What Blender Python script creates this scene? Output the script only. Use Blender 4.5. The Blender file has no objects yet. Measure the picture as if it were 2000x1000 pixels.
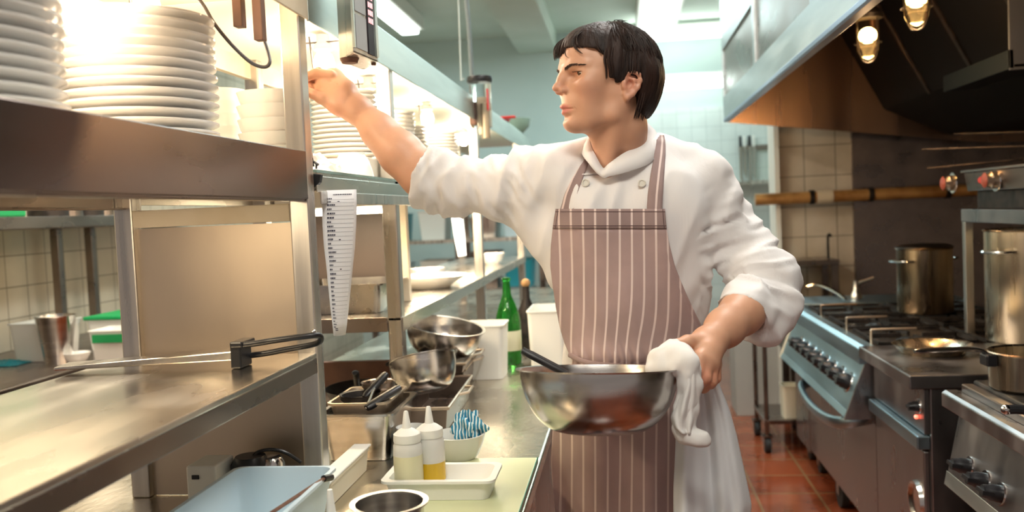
import bpy, bmesh, math, random
import numpy as np
from mathutils import Vector, Matrix, Euler
random.seed(7); np.random.seed(7)
SC = bpy.context.scene
COL = SC.collection
PI = math.pi

# ---------------------------------------------------------------- camera
FPX = 1750.0; CAMZ = 1.45
def _n(v): return v/np.linalg.norm(v)
_Y = _n(np.array([215., 95., -FPX]))
_Z = _n(np.cross(np.array([1215., 140., -FPX]), _Y))
if _Z[1] < 0: _Z = -_Z
_X = np.cross(_Y, _Z)
RW = np.array([_X, _Y, _Z])                     # camera axes -> world
CAM = np.array([0., 0., CAMZ])
cam_data = bpy.data.cameras.new('camera')
cam_data.sensor_width = 36.0
cam_data.lens = 36.0*FPX/2000.0
cam_data.clip_start = 0.05
cam_data.dof.use_dof = True
cam_data.dof.focus_distance = 1.78
cam_data.dof.aperture_fstop = 3.6
cam = bpy.data.objects.new('camera', cam_data)
COL.objects.link(cam)
cam.matrix_world = Matrix.Translation(CAM) @ Matrix([list(r) for r in RW]).to_4x4()
SC.camera = cam

# ---------------------------------------------------------------- world, exposure
w = bpy.data.worlds.new('world'); SC.world = w; w.use_nodes = True
w.node_tree.nodes['Background'].inputs[0].default_value = (1.0, 0.86, 0.78, 1)
w.node_tree.nodes['Background'].inputs[1].default_value = 0.22
SC.view_settings.view_transform = 'Standard'
SC.view_settings.look = 'None'
SC.view_settings.gamma = 1.0
SC.view_settings.use_curve_mapping = False
SC.view_settings.exposure = 0.48

def area_light(loc, size, size_y, power, color, rot=(0, 0, 0)):
    l = bpy.data.lights.new('tube_light', 'AREA'); l.shape = 'RECTANGLE'
    l.size = size; l.size_y = size_y; l.energy = power; l.color = color
    o = bpy.data.objects.new('tube_light', l); COL.objects.link(o)
    o.location = loc; o.rotation_euler = rot
    return o
COOL = (0.70, .95, 1.0)
TUBES = [(-1.9, 7.6, 3.2, 0.16, 1.4, 20), (0.35, 2.6, 3.2, 0.3, 1.4, 22), (0.1, 5.0, 3.2, 0.3, 1.4, 22),
         (-2.0, 3.2, 3.2, 0.3, 1.4, 60), (0.4, 8.2, 3.2, 0.3, 1.4, 11)]
for (x, y, z, sx, sy, pw) in TUBES:
    area_light((x, y, z-0.09), sx, sy, pw, COOL if y > 4 else ((1.0, .92, .88) if x > -1 else (1.0, .84, .66)))
area_light((0.05, 0.1, 3.2), 1.2, 0.5, 60, (1.0, 0.90, 0.78), (0.35, 0, 0))   # lamp over the near end of the aisle

# ---------------------------------------------------------------- picking helpers
def ray(px, py): return RW @ np.array([px-1000., 500.-py, -FPX])
def aY(px, py, Y):
    d = ray(px, py); return CAM + d*(Y/d[1])
def aX(px, py, X):
    d = ray(px, py); return CAM + d*(X/d[0])
def aZ(px, py, Z):
    d = ray(px, py); return CAM + d*((Z-CAMZ)/d[2])

# ---------------------------------------------------------------- object helpers
def tag(o, label=None, cat=None, group=None, kind=None):
    if label: o['label'] = label
    if cat: o['category'] = cat
    if group: o['group'] = group
    if kind: o['kind'] = kind
    return o
def thing(name, label, cat, loc=(0, 0, 0), rotz=0, group=None):
    o = bpy.data.objects.new(name, None); COL.objects.link(o)
    o.empty_display_size = 0.05
    o.location = loc; o.rotation_euler = (0, 0, rotz)
    return tag(o, label, cat, group)
def dup(root, loc, rotz=0, label=None, group=None):
    r = root.copy(); COL.objects.link(r); r.location = loc; r.rotation_euler = (r.rotation_euler[0], r.rotation_euler[1], rotz)
    if label: r['label'] = label
    if group: r['group'] = group
    for ch in list(root.children):
        c = ch.copy(); COL.objects.link(c); c.parent = r
        for g in list(ch.children):
            d = g.copy(); COL.objects.link(d); d.parent = c
    return r
ORD = ['topmost', 'second', 'third', 'fourth', 'fifth', 'sixth', 'seventh', 'eighth', 'ninth', 'tenth', 'eleventh',
       'twelfth', 'thirteenth', 'fourteenth', 'fifteenth', 'sixteenth', 'seventeenth']

class MB:
    """collects shapes; build() links them as one mesh object"""
    def __init__(s): s.v = []; s.f = []; s.sm = []; s.uv = None
    def add(s, vs, fs, smooth=False, M=None):
        b = len(s.v)
        for p in vs:
            p = Vector([float(c) for c in p]) if not isinstance(p, Vector) else p
            s.v.append(M @ p if M else p)
        for q in fs: s.f.append([b+i for i in q]); s.sm.append(smooth)
        return s
    def box(s, x0, x1, y0, y1, z0, z1, M=None):
        vs = [(x, y, z) for z in (z0, z1) for y in (y0, y1) for x in (x0, x1)]
        return s.add(vs, [(0, 2, 3, 1), (4, 5, 7, 6), (0, 1, 5, 4), (2, 6, 7, 3), (0, 4, 6, 2), (1, 3, 7, 5)], False, M)
    def loft(s, rings, smooth=True, cap=True, closed=False, M=None):
        n = len(rings[0]); vs = [p for r in rings for p in r]; fs = []
        m = len(rings)
        for i in range(m if closed else m-1):
            a = i*n; b = ((i+1) % m)*n
            for j in range(n):
                k = (j+1) % n
                fs.append((a+j, a+k, b+k, b+j))
        s.add(vs, fs, smooth, M)
        if cap and not closed:
            s.add(rings[0], [list(range(n))[::-1]], False, M); s.add(rings[-1], [list(range(n))], False, M)
        return s
    def lathe(s, prof, c=(0, 0, 0), seg=32, M=None, smooth=True, cap=False, sx=1, sy=1):
        rings = []
        for r, z in prof:
            rings.append([(c[0]+sx*r*math.cos(2*PI*k/seg), c[1]+sy*r*math.sin(2*PI*k/seg), c[2]+z) for k in range(seg)])
        return s.loft(rings, smooth, cap, False, M)
    def tube(s, pts, r, seg=10, closed=False, M=None, flat=1.0, cap=True):
        pts = [Vector([float(c) for c in p]) for p in pts]; n = len(pts)
        rr = r if isinstance(r, (list, tuple)) else [r]*n
        rings = []; prev = None
        for i, p in enumerate(pts):
            if closed: t = pts[(i+1) % n]-pts[i-1]
            else: t = pts[min(i+1, n-1)]-pts[max(i-1, 0)]
            if t.length < 1e-9: t = Vector((0, 0, 1))
            t.normalize()
            if prev is None:
                a = Vector((0, 0, 1)) if abs(t.z) < .9 else Vector((1, 0, 0))
                u = (a - t*a.dot(t)).normalized()
            else:
                u = prev - t*prev.dot(t)
                u = u.normalized() if u.length > 1e-6 else prev
            prev = u; v = t.cross(u)
            rings.append([p + (u*math.cos(2*PI*k/seg)*flat + v*math.sin(2*PI*k/seg))*rr[i] for k in range(seg)])
        return s.loft(rings, True, cap, closed, M)
    def prism(s, poly, a, b, axis='y', M=None, smooth=False):
        """poly: 2d outline, extruded along axis from a to b"""
        def P(p, t):
            if axis == 'y': return (p[0], t, p[1])
            if axis == 'x': return (t, p[0], p[1])
            return (p[0], p[1], t)
        n = len(poly)
        vs = [P(p, a) for p in poly]+[P(p, b) for p in poly]
        fs = [(i, (i+1) % n, n+(i+1) % n, n+i) for i in range(n)]
        s.add(vs, fs, smooth, M)
        s.add([P(p, a) for p in poly], [list(range(n))[::-1]], False, M)
        s.add([P(p, b) for p in poly], [list(range(n))], False, M)
        return s
    def sphere(s, c, r, seg=20, sc=(1, 1, 1), M=None):
        m = seg//2
        prof = [(r*math.sin(PI*i/m), -r*math.cos(PI*i/m)) for i in range(m+1)]
        rings = [[(c[0]+sc[0]*q*math.cos(2*PI*k/seg), c[1]+sc[1]*q*math.sin(2*PI*k/seg), c[2]+sc[2]*z) for k in range(seg)] for q, z in prof]
        return s.loft(rings, True, False, False, M)
    def build(s, name, mat, parent=None, bevel=0.0, local=False, angle=35, solid=0.0, subsurf=0, origin=None, seg=2):
        me = bpy.data.meshes.new(name)
        vs = s.v
        loc = Vector((0, 0, 0))
        if parent is not None:
            if not local:
                r = parent
                while r.parent: r = r.parent
                inv = (Matrix.Translation(r.location) @ r.rotation_euler.to_matrix().to_4x4()).inverted()
                vs = [inv @ p for p in vs]
        elif not local:
            a = np.array([list(p) for p in vs])
            loc = Vector(origin) if origin is not None else Vector(((a[:, 0].min()+a[:, 0].max())/2, (a[:, 1].min()+a[:, 1].max())/2, a[:, 2].min()))
            vs = [p-loc for p in vs]
        me.from_pydata([tuple(p) for p in vs], [], s.f)
        me.validate()
        bm = bmesh.new(); bm.from_mesh(me)
        bmesh.ops.remove_doubles(bm, verts=bm.verts, dist=1e-5)
        bmesh.ops.recalc_face_normals(bm, faces=bm.faces)
        bm.to_mesh(me); bm.free()
        if any(s.sm):
            me.polygons.foreach_set('use_smooth', [True]*len(me.polygons))
            me.set_sharp_from_angle(angle=math.radians(angle))
        o = bpy.data.objects.new(name, me); COL.objects.link(o); o.location = loc
        if parent is not None: o.parent = parent
        if mat: me.materials.append(mat)
        if solid: 
            m = o.modifiers.new('solid', 'SOLIDIFY'); m.thickness = solid; m.offset = 0
        if subsurf:
            m = o.modifiers.new('sub', 'SUBSURF'); m.levels = subsurf; m.render_levels = subsurf
        if bevel:
            m = o.modifiers.new('bevel', 'BEVEL'); m.width = bevel; m.segments = seg; m.limit_method = 'ANGLE'; m.angle_limit = math.radians(40)
            m.harden_normals = False
        return o
def struct(name, mb, mat, **k):
    o = mb.build(name, mat, **k); o['kind'] = 'structure'; return o

# ---------------------------------------------------------------- materials
def mat(name, color=(.8, .8, .8), rough=.5, metal=0.0, **k):
    m = bpy.data.materials.new(name); m.use_nodes = True
    b = m.node_tree.nodes['Principled BSDF']
    b.inputs['Base Color'].default_value = (*color, 1); b.inputs['Roughness'].default_value = rough
    b.inputs['Metallic'].default_value = metal
    for kk, v in k.items():
        b.inputs[kk.replace('_', ' ')].default_value = v
    return m
def nd(m, t, **k):
    n = m.node_tree.nodes.new(t)
    for a, v in k.items(): setattr(n, a, v)
    return n
def lk(m, a, b): m.node_tree.links.new(a, b)
def noisy(m, c1, c2, scale=6, stretch=(1, 1, 1), rough=None, bump=0.0, detail=4, bscale=None, lo=.35, hi=.65):
    """mottle the base colour (and roughness) with object-space noise"""
    b = m.node_tree.nodes['Principled BSDF']
    tc = nd(m, 'ShaderNodeTexCoord'); mp = nd(m, 'ShaderNodeMapping'); mp.inputs['Scale'].default_value = stretch
    lk(m, tc.outputs['Object'], mp.inputs[0])
    n = nd(m, 'ShaderNodeTexNoise'); n.inputs['Scale'].default_value = scale; n.inputs['Detail'].default_value = detail
    lk(m, mp.outputs[0], n.inputs['Vector'])
    r = nd(m, 'ShaderNodeValToRGB'); r.color_ramp.elements[0].color = (*c1, 1); r.color_ramp.elements[1].color = (*c2, 1)
    r.color_ramp.elements[0].position = lo; r.color_ramp.elements[1].position = hi
    lk(m, n.outputs[0], r.inputs[0]); lk(m, r.outputs[0], b.inputs['Base Color'])
    if rough:
        mr = nd(m, 'ShaderNodeMapRange'); mr.inputs[3].default_value = rough[0]; mr.inputs[4].default_value = rough[1]
        mr.inputs[1].default_value = .3; mr.inputs[2].default_value = .7
        lk(m, n.outputs[0], mr.inputs[0]); lk(m, mr.outputs[0], b.inputs['Roughness'])
    if bump:
        n2 = nd(m, 'ShaderNodeTexNoise'); n2.inputs['Scale'].default_value = bscale or scale*3; n2.inputs['Detail'].default_value = 3
        lk(m, mp.outputs[0], n2.inputs['Vector'])
        bp = nd(m, 'ShaderNodeBump'); bp.inputs['Strength'].default_value = bump; bp.inputs['Distance'].default_value = .004
        lk(m, n2.outputs[0], bp.inputs['Height']); lk(m, bp.outputs[0], b.inputs['Normal'])
    return m
def steel(name, c=(.55, .54, .52), rough=(.22, .4), scale=4, stretch=(1, 1, 14), bump=.05):
    m = mat(name, c, .3, 1.0)
    return noisy(m, tuple(x*.82 for x in c), tuple(min(1, x*1.12) for x in c), scale, stretch, rough, bump, 6, 30)
def emit(name, c, s):
    m = mat(name, (0.9, 0.9, 0.9), .4)
    b = m.node_tree.nodes['Principled BSDF']
    b.inputs['Emission Color'].default_value = (*c, 1); b.inputs['Emission Strength'].default_value = s
    return m
M = {}
M['steel'] = steel('brushed_steel', (.60, .57, .53), (.24, .4), 3, (12, 12, .5), .03)
M['steel_flat'] = steel('shelf_steel', (.60, .56, .50), (.16, .34), 3, (3, .7, 3), .02)
M['steel_panel'] = steel('sheet_steel', (.58, .49, .39), (.3, .5), 2.5, (1, 1, .4), .04)
M['steel_dark'] = steel('dark_reflect_steel', (.30, .25, .22), (.22, .38), 3, (2, .8, 2), .02)  # brown, darkened base stands in for dark surroundings mirrored in the steel
M['steel_range'] = steel('range_steel', (.34, .325, .33), (.24, .42), 3, (3, 3, 1), .03)
M['steel_brown_reflect'] = steel('shelf_edge_steel', (.17, .135, .12), (.2, .34), 3, (2, .6, 2), .02)  # dark reflection on the shelf lip is put into this brown base colour
M['steel_blue_reflect'] = steel('blue_reflect_steel', (.36, .50, .58), (.28, .42), 3, (4, .5, 4), .01)  # blue reflection on the range fronts, tinted into the steel colour
M['dark_panel'] = mat('dark_sheet', (.085, .066, .06), .45)
M['worktop'] = steel('worktop_steel', (.64, .58, .48), (.16, .36), 3, (2, 1.2, 2), .22)
M['steel_polish'] = mat('polished_steel', (.62, .60, .58), .17, 1.0)
M['steel_bowl'] = steel('bowl_steel', (.60, .58, .56), (.16, .3), 3, (1, 1, 12), .0)
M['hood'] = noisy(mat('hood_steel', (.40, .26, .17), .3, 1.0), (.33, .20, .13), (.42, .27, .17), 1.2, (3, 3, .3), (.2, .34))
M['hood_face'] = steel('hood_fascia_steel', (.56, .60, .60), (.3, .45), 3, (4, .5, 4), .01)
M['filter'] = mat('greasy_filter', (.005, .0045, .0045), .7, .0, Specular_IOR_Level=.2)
M['black'] = mat('black_plastic', (.012, .012, .014), .35)
M['iron'] = noisy(mat('cast_iron', (.02, .02, .02), .5, .6), (.012, .011, .011), (.05, .04, .035), 20)
M['white_pl'] = mat('white_plastic', (.80, .80, .76), .42, Subsurface_Weight=.0)
M['cream_pl'] = mat('cream_plastic', (.72, .66, .52), .45)
M['blue_pl'] = mat('pale_blue_plastic', (.62, .74, .80), .4)
M['green_pl'] = mat('green_plastic', (.01, .30, .09), .4)
M['teal_pl'] = mat('teal_plastic', (.02, .30, .38), .4)
M['china'] = mat('white_china', (.84, .83, .80), .16, Coat_Weight=.3)
M['china_grey'] = mat('grey_china', (.60, .60, .57), .25)
M['paint'] = noisy(mat('cream_paint', (.75, .66, .5), .5), (.66, .56, .40), (.78, .70, .56), 5)
M['paint_white'] = mat('white_paint', (.80, .78, .72), .5)
M['aqua_steel'] = steel('canopy_steel', (.60, .68, .65), (.35, .5), 3, (4, .4, 4), .01)
M['ceiling'] = noisy(mat('ceiling_paint', (.7, .7, .66), .8), (.60, .66, .58), (.68, .73, .66), 1.5)
M['copper'] = noisy(mat('pipe_paint', (.5, .25, .08), .35, .3), (.36, .17, .05), (.62, .34, .12), 9)
M['rubber'] = mat('rubber', (.02, .02, .02), .7)
M['wood'] = noisy(mat('brown_board', (.15, .06, .03), .5), (.10, .04, .025), (.2, .09, .05), 8, (1, 8, 1))
M['cable'] = mat('cable', (.10, .09, .09), .5)
M['red'] = mat('red_paint', (.55, .02, .015), .35)
M['glass'] = mat('clear_glass', (.95, .97, .96), .03, Transmission_Weight=1.0, IOR=1.45)
M['green_glass'] = mat('green_glass', (.04, .35, .05), .03, Transmission_Weight=.85, IOR=1.3)

def tile_mat(name, c1, c2, grout, size, axes, rough=.18, gap=.012, bump=.3, tint=None):
    m = mat(name, c1, rough)
    b = m.node_tree.nodes['Principled BSDF']
    tc = nd(m, 'ShaderNodeTexCoord'); sp = nd(m, 'ShaderNodeSeparateXYZ'); cb = nd(m, 'ShaderNodeCombineXYZ')
    lk(m, tc.outputs['Object'], sp.inputs[0])
    for i, a in enumerate(axes): lk(m, sp.outputs['XYZ'.index(a)], cb.inputs[i])
    bk = nd(m, 'ShaderNodeTexBrick'); bk.offset = 0.0; bk.squash = 1.0
    bk.inputs['Scale'].default_value = 1.0
    bk.inputs['Brick Width'].default_value = size; bk.inputs['Row Height'].default_value = size
    bk.inputs['Mortar Size'].default_value = gap*size*2; bk.inputs['Mortar Smooth'].default_value = .3
    bk.inputs['Color1'].default_value = (*c1, 1); bk.inputs['Color2'].default_value = (*c2, 1); bk.inputs['Mortar'].default_value = (*grout, 1)
    lk(m, cb.outputs[0], bk.inputs['Vector'])
    n = nd(m, 'ShaderNodeTexNoise'); n.inputs['Scale'].default_value = 3.0; n.inputs['Detail'].default_value = 5
    lk(m, tc.outputs['Object'], n.inputs['Vector'])
    mx = nd(m, 'ShaderNodeMix', data_type='RGBA', blend_type='MULTIPLY')
    mr = nd(m, 'ShaderNodeValToRGB'); mr.color_ramp.elements[0].color = (*(tint or (.75, .75, .75)), 1); mr.color_ramp.elements[0].position = .3
    mr.color_ramp.elements[1].color = (1, 1, 1, 1); mr.color_ramp.elements[1].position = .6
    lk(m, n.outputs[0], mr.inputs[0]); mx.inputs[0].default_value = .8
    lk(m, bk.outputs['Color'], mx.inputs[6]); lk(m, mr.outputs[0], mx.inputs[7]); lk(m, mx.outputs[2], b.inputs['Base Color'])
    bp = nd(m, 'ShaderNodeBump'); bp.inputs['Strength'].default_value = bump; bp.inputs['Distance'].default_value = .003; bp.invert = True
    lk(m, bk.outputs['Fac'], bp.inputs['Height']); lk(m, bp.outputs[0], b.inputs['Normal'])
    return m
M['tile_left'] = tile_mat('cream_wall_tile', (.70, .62, .48), (.74, .66, .52), (.36, .30, .22), .15, 'YZ')
M['tile_back'] = tile_mat('white_wall_tile', (.66, .72, .70), (.70, .76, .74), (.50, .56, .55), .15, 'XZ', tint=(.85, .85, .85))
M['tile_range'] = tile_mat('cream_range_tile', (.62, .55, .44), (.68, .61, .49), (.34, .29, .22), .2, 'XZ', tint=(.6, .56, .5))
M['floor'] = tile_mat('terracotta_tile', (.26, .055, .022), (.34, .085, .035), (.30, .16, .07), .3, 'XY', .12, .012, .2, (.35, .3, .28))
M['wall_paint'] = noisy(mat('pale_green_paint', (.6, .68, .65), .6), (.52, .62, .60), (.58, .67, .65), 1.2)
# ================================================================ ROOM
struct('floor', MB().box(-3.1, 4.0, -0.5, 9.8, -0.05, 0.0), M['floor'], origin=(0, 0, 0))
struct('ceiling', MB().box(-3.1, 4.0, -0.5, 9.8, 3.32, 3.4), M['ceiling'])
struct('wall_left', MB().box(-3.0, -2.9, -0.5, 9.8, 0, 3.32), M['tile_left'], origin=(0, 0, 0))
struct('wall_back', MB().box(-2.9, 1.9, 9.6, 9.7, 0, 3.32), M['wall_paint'])
struct('wall_right', MB().box(3.2, 3.3, -0.5, 6.1, 0, 3.32), M['tile_range'], origin=(0, 0, 0))
wp = MB().box(1.03, 3.2, 6.12, 6.3, 0, 3.32)
struct('wall_range', wp, M['tile_range'], origin=(0, 0, 0))
struct('wall_passage', MB().box(1.75, 1.85, 6.3, 9.6, 0, 3.32), M['tile_back'], origin=(0, 0, 0))
# tiled area of the far wall behind the chef
struct('trim_1', MB().box(.15, 1.75, 9.57, 9.6, 0, 2.45), M['tile_back'], origin=(0, 0, 0))
struct('trim_2', MB().box(1.0, 1.03, 6.05, 6.3, 0, 3.32), M['paint_white'])
# ceiling beam
struct('trim_3', MB().box(-1.02, -0.62, 2.0, 9.6, 3.13, 3.33), M['ceiling'])
# stainless sheet on the range wall
o = struct('trim_5', MB().box(1.50, 3.2, 6.09, 6.12, 0, 2.6), M['steel_dark'])
# grey boxed plinth at the end of the range wall
struct('trim_6', MB().box(.72, 1.0, 6.16, 6.5, 0, .95), mat('grey_plinth_paint', (.42, .40, .37), .5), bevel=.004)

def tube_fitting(x, y, z, sx, sy, label, em, along='y'):
    t = thing('ceiling_light', label, 'light', (x, y, z-.07))
    MB().box(x-sx/2-.05, x+sx/2+.05, y-sy/2-.04, y+sy/2+.04, z-.03, z+.10).build('housing', M['paint_white'], t, bevel=.01)
    MB().box(x-sx/2, x+sx/2, y-sy/2, y+sy/2, z-.07, z-.03).build('diffuser', em, t, bevel=.012)
    return t
EM_COOL = emit('fluorescent_glow', (.86, 1.0, .95), 5.0)
labs = ['long fluorescent fitting on the ceiling left of the ceiling beam', 'fluorescent fitting above the cook', 'fluorescent fitting over the middle of the aisle',
        'fluorescent fitting above the left worktop', 'fluorescent fitting over the far aisle']
for (x, y, z, sx, sy, pw), lb in zip(TUBES, labs):
    tube_fitting(x, y, z+.02, sx, sy, lb, EM_COOL)
tube_fitting(.05, .1, 3.24, 1.2, .5, 'fluorescent fitting over the near end of the aisle', EM_COOL)
# two long tubes across the far end, hung one above the other on rods
for (z, lb) in ((3.16, 'upper of the two long white tube lights behind the head of the cook'), (2.66, 'lower of the two long white tube lights behind the head of the cook')):
    t = thing('strip_light', lb, 'light', (.75, 9.3, z))
    MB().tube([(.1, 9.3, z), (1.3, 9.3, z)], .045, 12).build('tube', EM_COOL, t)
    MB().box(.05, 1.35, 9.33, 9.42, z+.04, z+.12).build('housing', M['paint_white'], t, bevel=.006)
    m = MB()
    for x in (.1, 1.3): m.box(x-.02, x+.02, 9.27, 9.36, z-.05, z+.06)
    m.build('end_cap', M['white_pl'], t, bevel=.004)
    m = MB()
    for x in (.3, 1.1): m.box(x-.02, x+.02, 9.40, 9.60 if z < 3 else 9.45, z+.05, z+.09)
    m.build('bracket', M['steel_dark'], t)
# ceiling cable and its drop beside the pass
m = MB()
p0 = aY(905, -60, 4.0); p1 = aY(922, 152, 4.0)
m.tube([p0, (p0+p1)/2+np.array([.004, 0, 0]), p1], .011, 10)
t = thing('hanging_cable', 'grey cable hanging from the ceiling down to the glass tube holder', 'cable', tuple(p1))
m2 = MB().tube([(p0[0]-.02, 4.0, 3.32), p0, (p0+p1)/2+np.array([.004, 0, 0]), p1], .010, 10)
m2.build('cord', mat('grey_cord', (.16, .19, .19), .5), t)
MB().tube([(p0[0]-.03, 4.03, 3.32), (p0[0]-.03, 4.02, 2.6), (p1[0]-.05, 4.0, 2.05), (p1[0]-.035, 4.0, p1[2])], .003, 6).build('thin_wire', mat('pale_wire', (.5, .55, .52), .5), t)

# knife strip and utensils on the far tiled wall
t = thing('knife_rack', 'magnetic strip with knives on the far tiled wall above a steel shelf', 'rack', (1.35, 9.5, 1.5))
xw = [aY(q, 330, 9.52)[0] for q in (1445, 1500)]
MB().box(xw[0], xw[1]+.2, 9.53, 9.57, 1.98, 2.03).build('strip', M['steel_dark'], t)
for i, q in enumerate((1448, 1456, 1466, 1474)):
    x = aY(q, 330, 9.5)[0]; h = (.34, .28, .4, .3)[i]
    mk = MB().prism([(x-.015, 2.04-h), (x+.012, 2.0-h-.04), (x+.02, 2.02), (x-.015, 2.02)], 9.515, 9.522, 'y')
    k = mk.build('knife_blade', M['steel_polish'], t)
    MB().box(x-.014, x+.014, 9.51, 9.528, 2.02, 2.13).build('knife_handle', M['white_pl' if i % 2 else 'black'], t, bevel=.004)
MB().box(1.05, 1.75, 9.25, 9.57, 1.62, 1.66).build('wall_shelf', M['steel'], thing('steel_shelf', 'small steel wall shelf at the far end of the passage', 'shelf', (1.4, 9.4, 1.62)))
m = MB().lathe([(0, 0), (.09, 0), (.12, .25), (.115, .25), (.085, .01), (0, .01)], (1.62, 9.4, 1.66), 20)
tag(m.build('storage_tub', mat('pale_green_tub', (.45, .62, .38), .5)), 'pale green tub on the wall shelf at the far end', 'tub')
# ================================================================ THE PASS (left)
XA, XB = -.61, -1.02            # aisle side and far side of the pass shelving
TOPZ = .90
# --- worktop under the pass
t = thing('worktop', 'long steel worktop running under the pass shelving', 'worktop', (-.68, 3.3, 0))
MB().box(-1.16, -.20, .35, 6.4, .865, TOPZ).build('top', M['worktop'], t, bevel=.006)
MB().box(-1.10, -.27, .45, 6.3, .12, .864).build('cabinet_body', M['steel_dark'], t)
MB().box(-.2715, -.2655, .5, 6.25, .2, .80).build('front_panel', M['steel_range'], t, bevel=.002)
for y in (.6, 2.5, 4.4, 6.1):
    for x in (-1.05, -.33):
        MB().tube([(x, y, 0), (x, y, .125)], .022, 12).build('leg', M['steel_dark'], t)

def post(m, x, y, z0, z1, s=.04): m.box(x, x+s, y, y+s, z0, z1)
# --- first shelving bay (nearest the camera)
t = thing('shelving_unit', 'near steel shelving bay with a side panel and a cream underside', 'shelving', (-.82, 1.1, TOPZ))
for (x, y) in ((-.65, 1.70), (XB, 1.70), (-.65, .46), (XB, .46)):
    m = MB(); post(m, x, y, TOPZ, 1.9); m.build('post', M['steel'], t, bevel=.003)
# plate shelf: deep lip, folded edge
m = MB().box(XB, XA-.001, .46, 1.745, 1.577, 1.587); 
m.build('plate_shelf', M['steel_flat'], t, bevel=.001)
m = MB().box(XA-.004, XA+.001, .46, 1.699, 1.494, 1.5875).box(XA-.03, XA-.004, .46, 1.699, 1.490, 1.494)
m.build('shelf_lip', M['steel_brown_reflect'], t, bevel=.0015)
m = MB().box(XB, XB+.004, .46, 1.699, 1.494, 1.577).box(XB+.004, XB+.03, .5, 1.699, 1.49, 1.494)
m.build('shelf_lip', M['steel_dark'], t, bevel=.0015)
MB().box(XB+.08, XA-.1, .46, 1.6, 1.555, 1.577).build('shelf_stiffener', M['paint'], t, bevel=.003)
# lower shelf
MB().box(XB, XA, .46, 1.70, 1.180, 1.190).build('lower_shelf', M['steel_flat'], t, bevel=.002)
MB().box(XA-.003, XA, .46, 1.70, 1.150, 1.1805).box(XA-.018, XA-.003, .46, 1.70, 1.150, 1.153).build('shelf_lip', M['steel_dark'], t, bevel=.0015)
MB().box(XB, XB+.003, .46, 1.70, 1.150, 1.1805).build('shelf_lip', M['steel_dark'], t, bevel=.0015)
MB().box(-.98, -.65, 1.715, 1.722, TOPZ+.002, 1.45).build('side_panel', M['steel_panel'], t)
MB().box(-.98, -.65, 1.700, 1.716, 1.452, 1.487).build('cross_rail', M['paint'], t, bevel=.002)
# canopy of the near bay: recessed cream underside with brackets
MB().box(XB+.02, XA, .46, 1.744, 1.9005, 1.908).build('canopy_underside', M['paint'], t)
for (a, b, y0, y1) in ((XB, XB+.02, .46, 1.745), (XA+.0005, XA+.006, .46, 1.743)):
    MB().box(a, b, y0, y1, 1.85, 1.94).build('canopy_lip', M['paint'], t, bevel=.002)
MB().box(XB+.02, XA, 1.30, 1.36, 1.85, 1.895).build('canopy_brace', M['paint'], t, bevel=.002)
MB().box(XB+.02, XA, .9, .96, 1.85, 1.895).build('canopy_brace', M['paint'], t, bevel=.002)
for px, py in ((468, 40), (508, 66)):
    p = aY(px, py, 1.5)
    MB().box(p[0]-.008, p[0]+.008, 1.49, 1.51, p[2]-.012, 1.895).box(p[0]-.014, p[0]+.014, 1.485, 1.515, 1.888, 1.896).build('bracket', M['wood'], t, bevel=.001)
pts = [aY(px, py, y) for px, py, y in ((372, -20, 1.5), (396, 8, 1.5), (420, 48, 1.5), (455, 90, 1.51), (490, 122, 1.52), (515, 131, 1.53), (526, 124, 1.53), (524, 104, 1.54), (510, 60, 1.55), (500, 20, 1.55), (494, -20, 1.55))]
def smooth_pts(p, n=6):
    p = [np.array(q, float) for q in p]; o = []
    for i in range(len(p)-1):
        a = p[max(i-1, 0)]; b = p[i]; c = p[i+1]; d = p[min(i+2, len(p)-1)]
        for k in range(n):
            u = k/n
            o.append(.5*((2*b)+(-a+c)*u+(2*a-5*b+4*c-d)*u*u+(-a+3*b-3*c+d)*u**3))
    o.append(p[-1]); return o
tag(MB().tube(smooth_pts(pts), .0032, 8).build('lamp_cable', M['cable'], bevel=0), 'grey lamp cable looping below the cream underside of the near shelving bay', 'cable')

# --- second shelving run
t2 = thing('shelving_unit', 'long steel pass shelving behind the tall post, with canopy and ticket rail', 'shelving', (-.82, 3.8, TOPZ))
for y in (2.385, 3.86, 5.48):
    for x in (-.65, XB):
        m = MB(); post(m, x, y, TOPZ, 1.9); m.build('post', M['steel'], t2, bevel=.003)
MB().box(XB, XA, 1.746, 5.52, 1.541, 1.548).build('upper_shelf', M['steel_flat'], t2)
MB().box(XB, XA+.003, 1.750, 5.52, 1.548, 1.554).build('glass_shelf', mat('shelf_glass', (.55, .78, .68), .06, Transmission_Weight=.6), t2)
MB().box(XA+.0005, XA+.004, 1.746, 5.52, 1.508, 1.541).build('shelf_lip', M['steel_flat'], t2, bevel=.001)
m = MB().prism([(XA+.001, 1.508), (XA+.005, 1.511), (XA+.005, 1.484), (XA+.001, 1.484)], 1.765, 5.5, 'y')
m.build('ticket_rail', M['steel'], t2, bevel=.002)
MB().box(XB, XB+.004, 1.746, 5.52, 1.50, 1.541).build('shelf_lip', M['steel_flat'], t2, bevel=.001)
MB().box(XB, XA, 2.385, 5.52, 1.167, 1.177).build('middle_shelf', M['steel_flat'], t2, bevel=.002)
MB().box(XA+.0005, XA+.004, 2.386, 5.52, 1.138, 1.177).build('shelf_lip', M['steel_flat'], t2, bevel=.0015)
MB().box(XB, XA-.04, 2.382, 2.386, 1.138, 1.178).build('end_rail', M['steel_dark'], t2, bevel=.0015)
MB().box(XB+.02, XA, 1.746, 6.1, 1.9005, 1.908).build('canopy_underside', M['paint_white'], t2)
MB().box(XA+.0005, XA+.006, 1.745, 6.1, 1.848, 1.945).build('canopy_lip', M['aqua_steel'], t2, bevel=.002)
MB().box(XB, XB+.02, 1.746, 6.1, 1.848, 1.94).build('canopy_lip', M['paint'], t2, bevel=.002)
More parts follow.
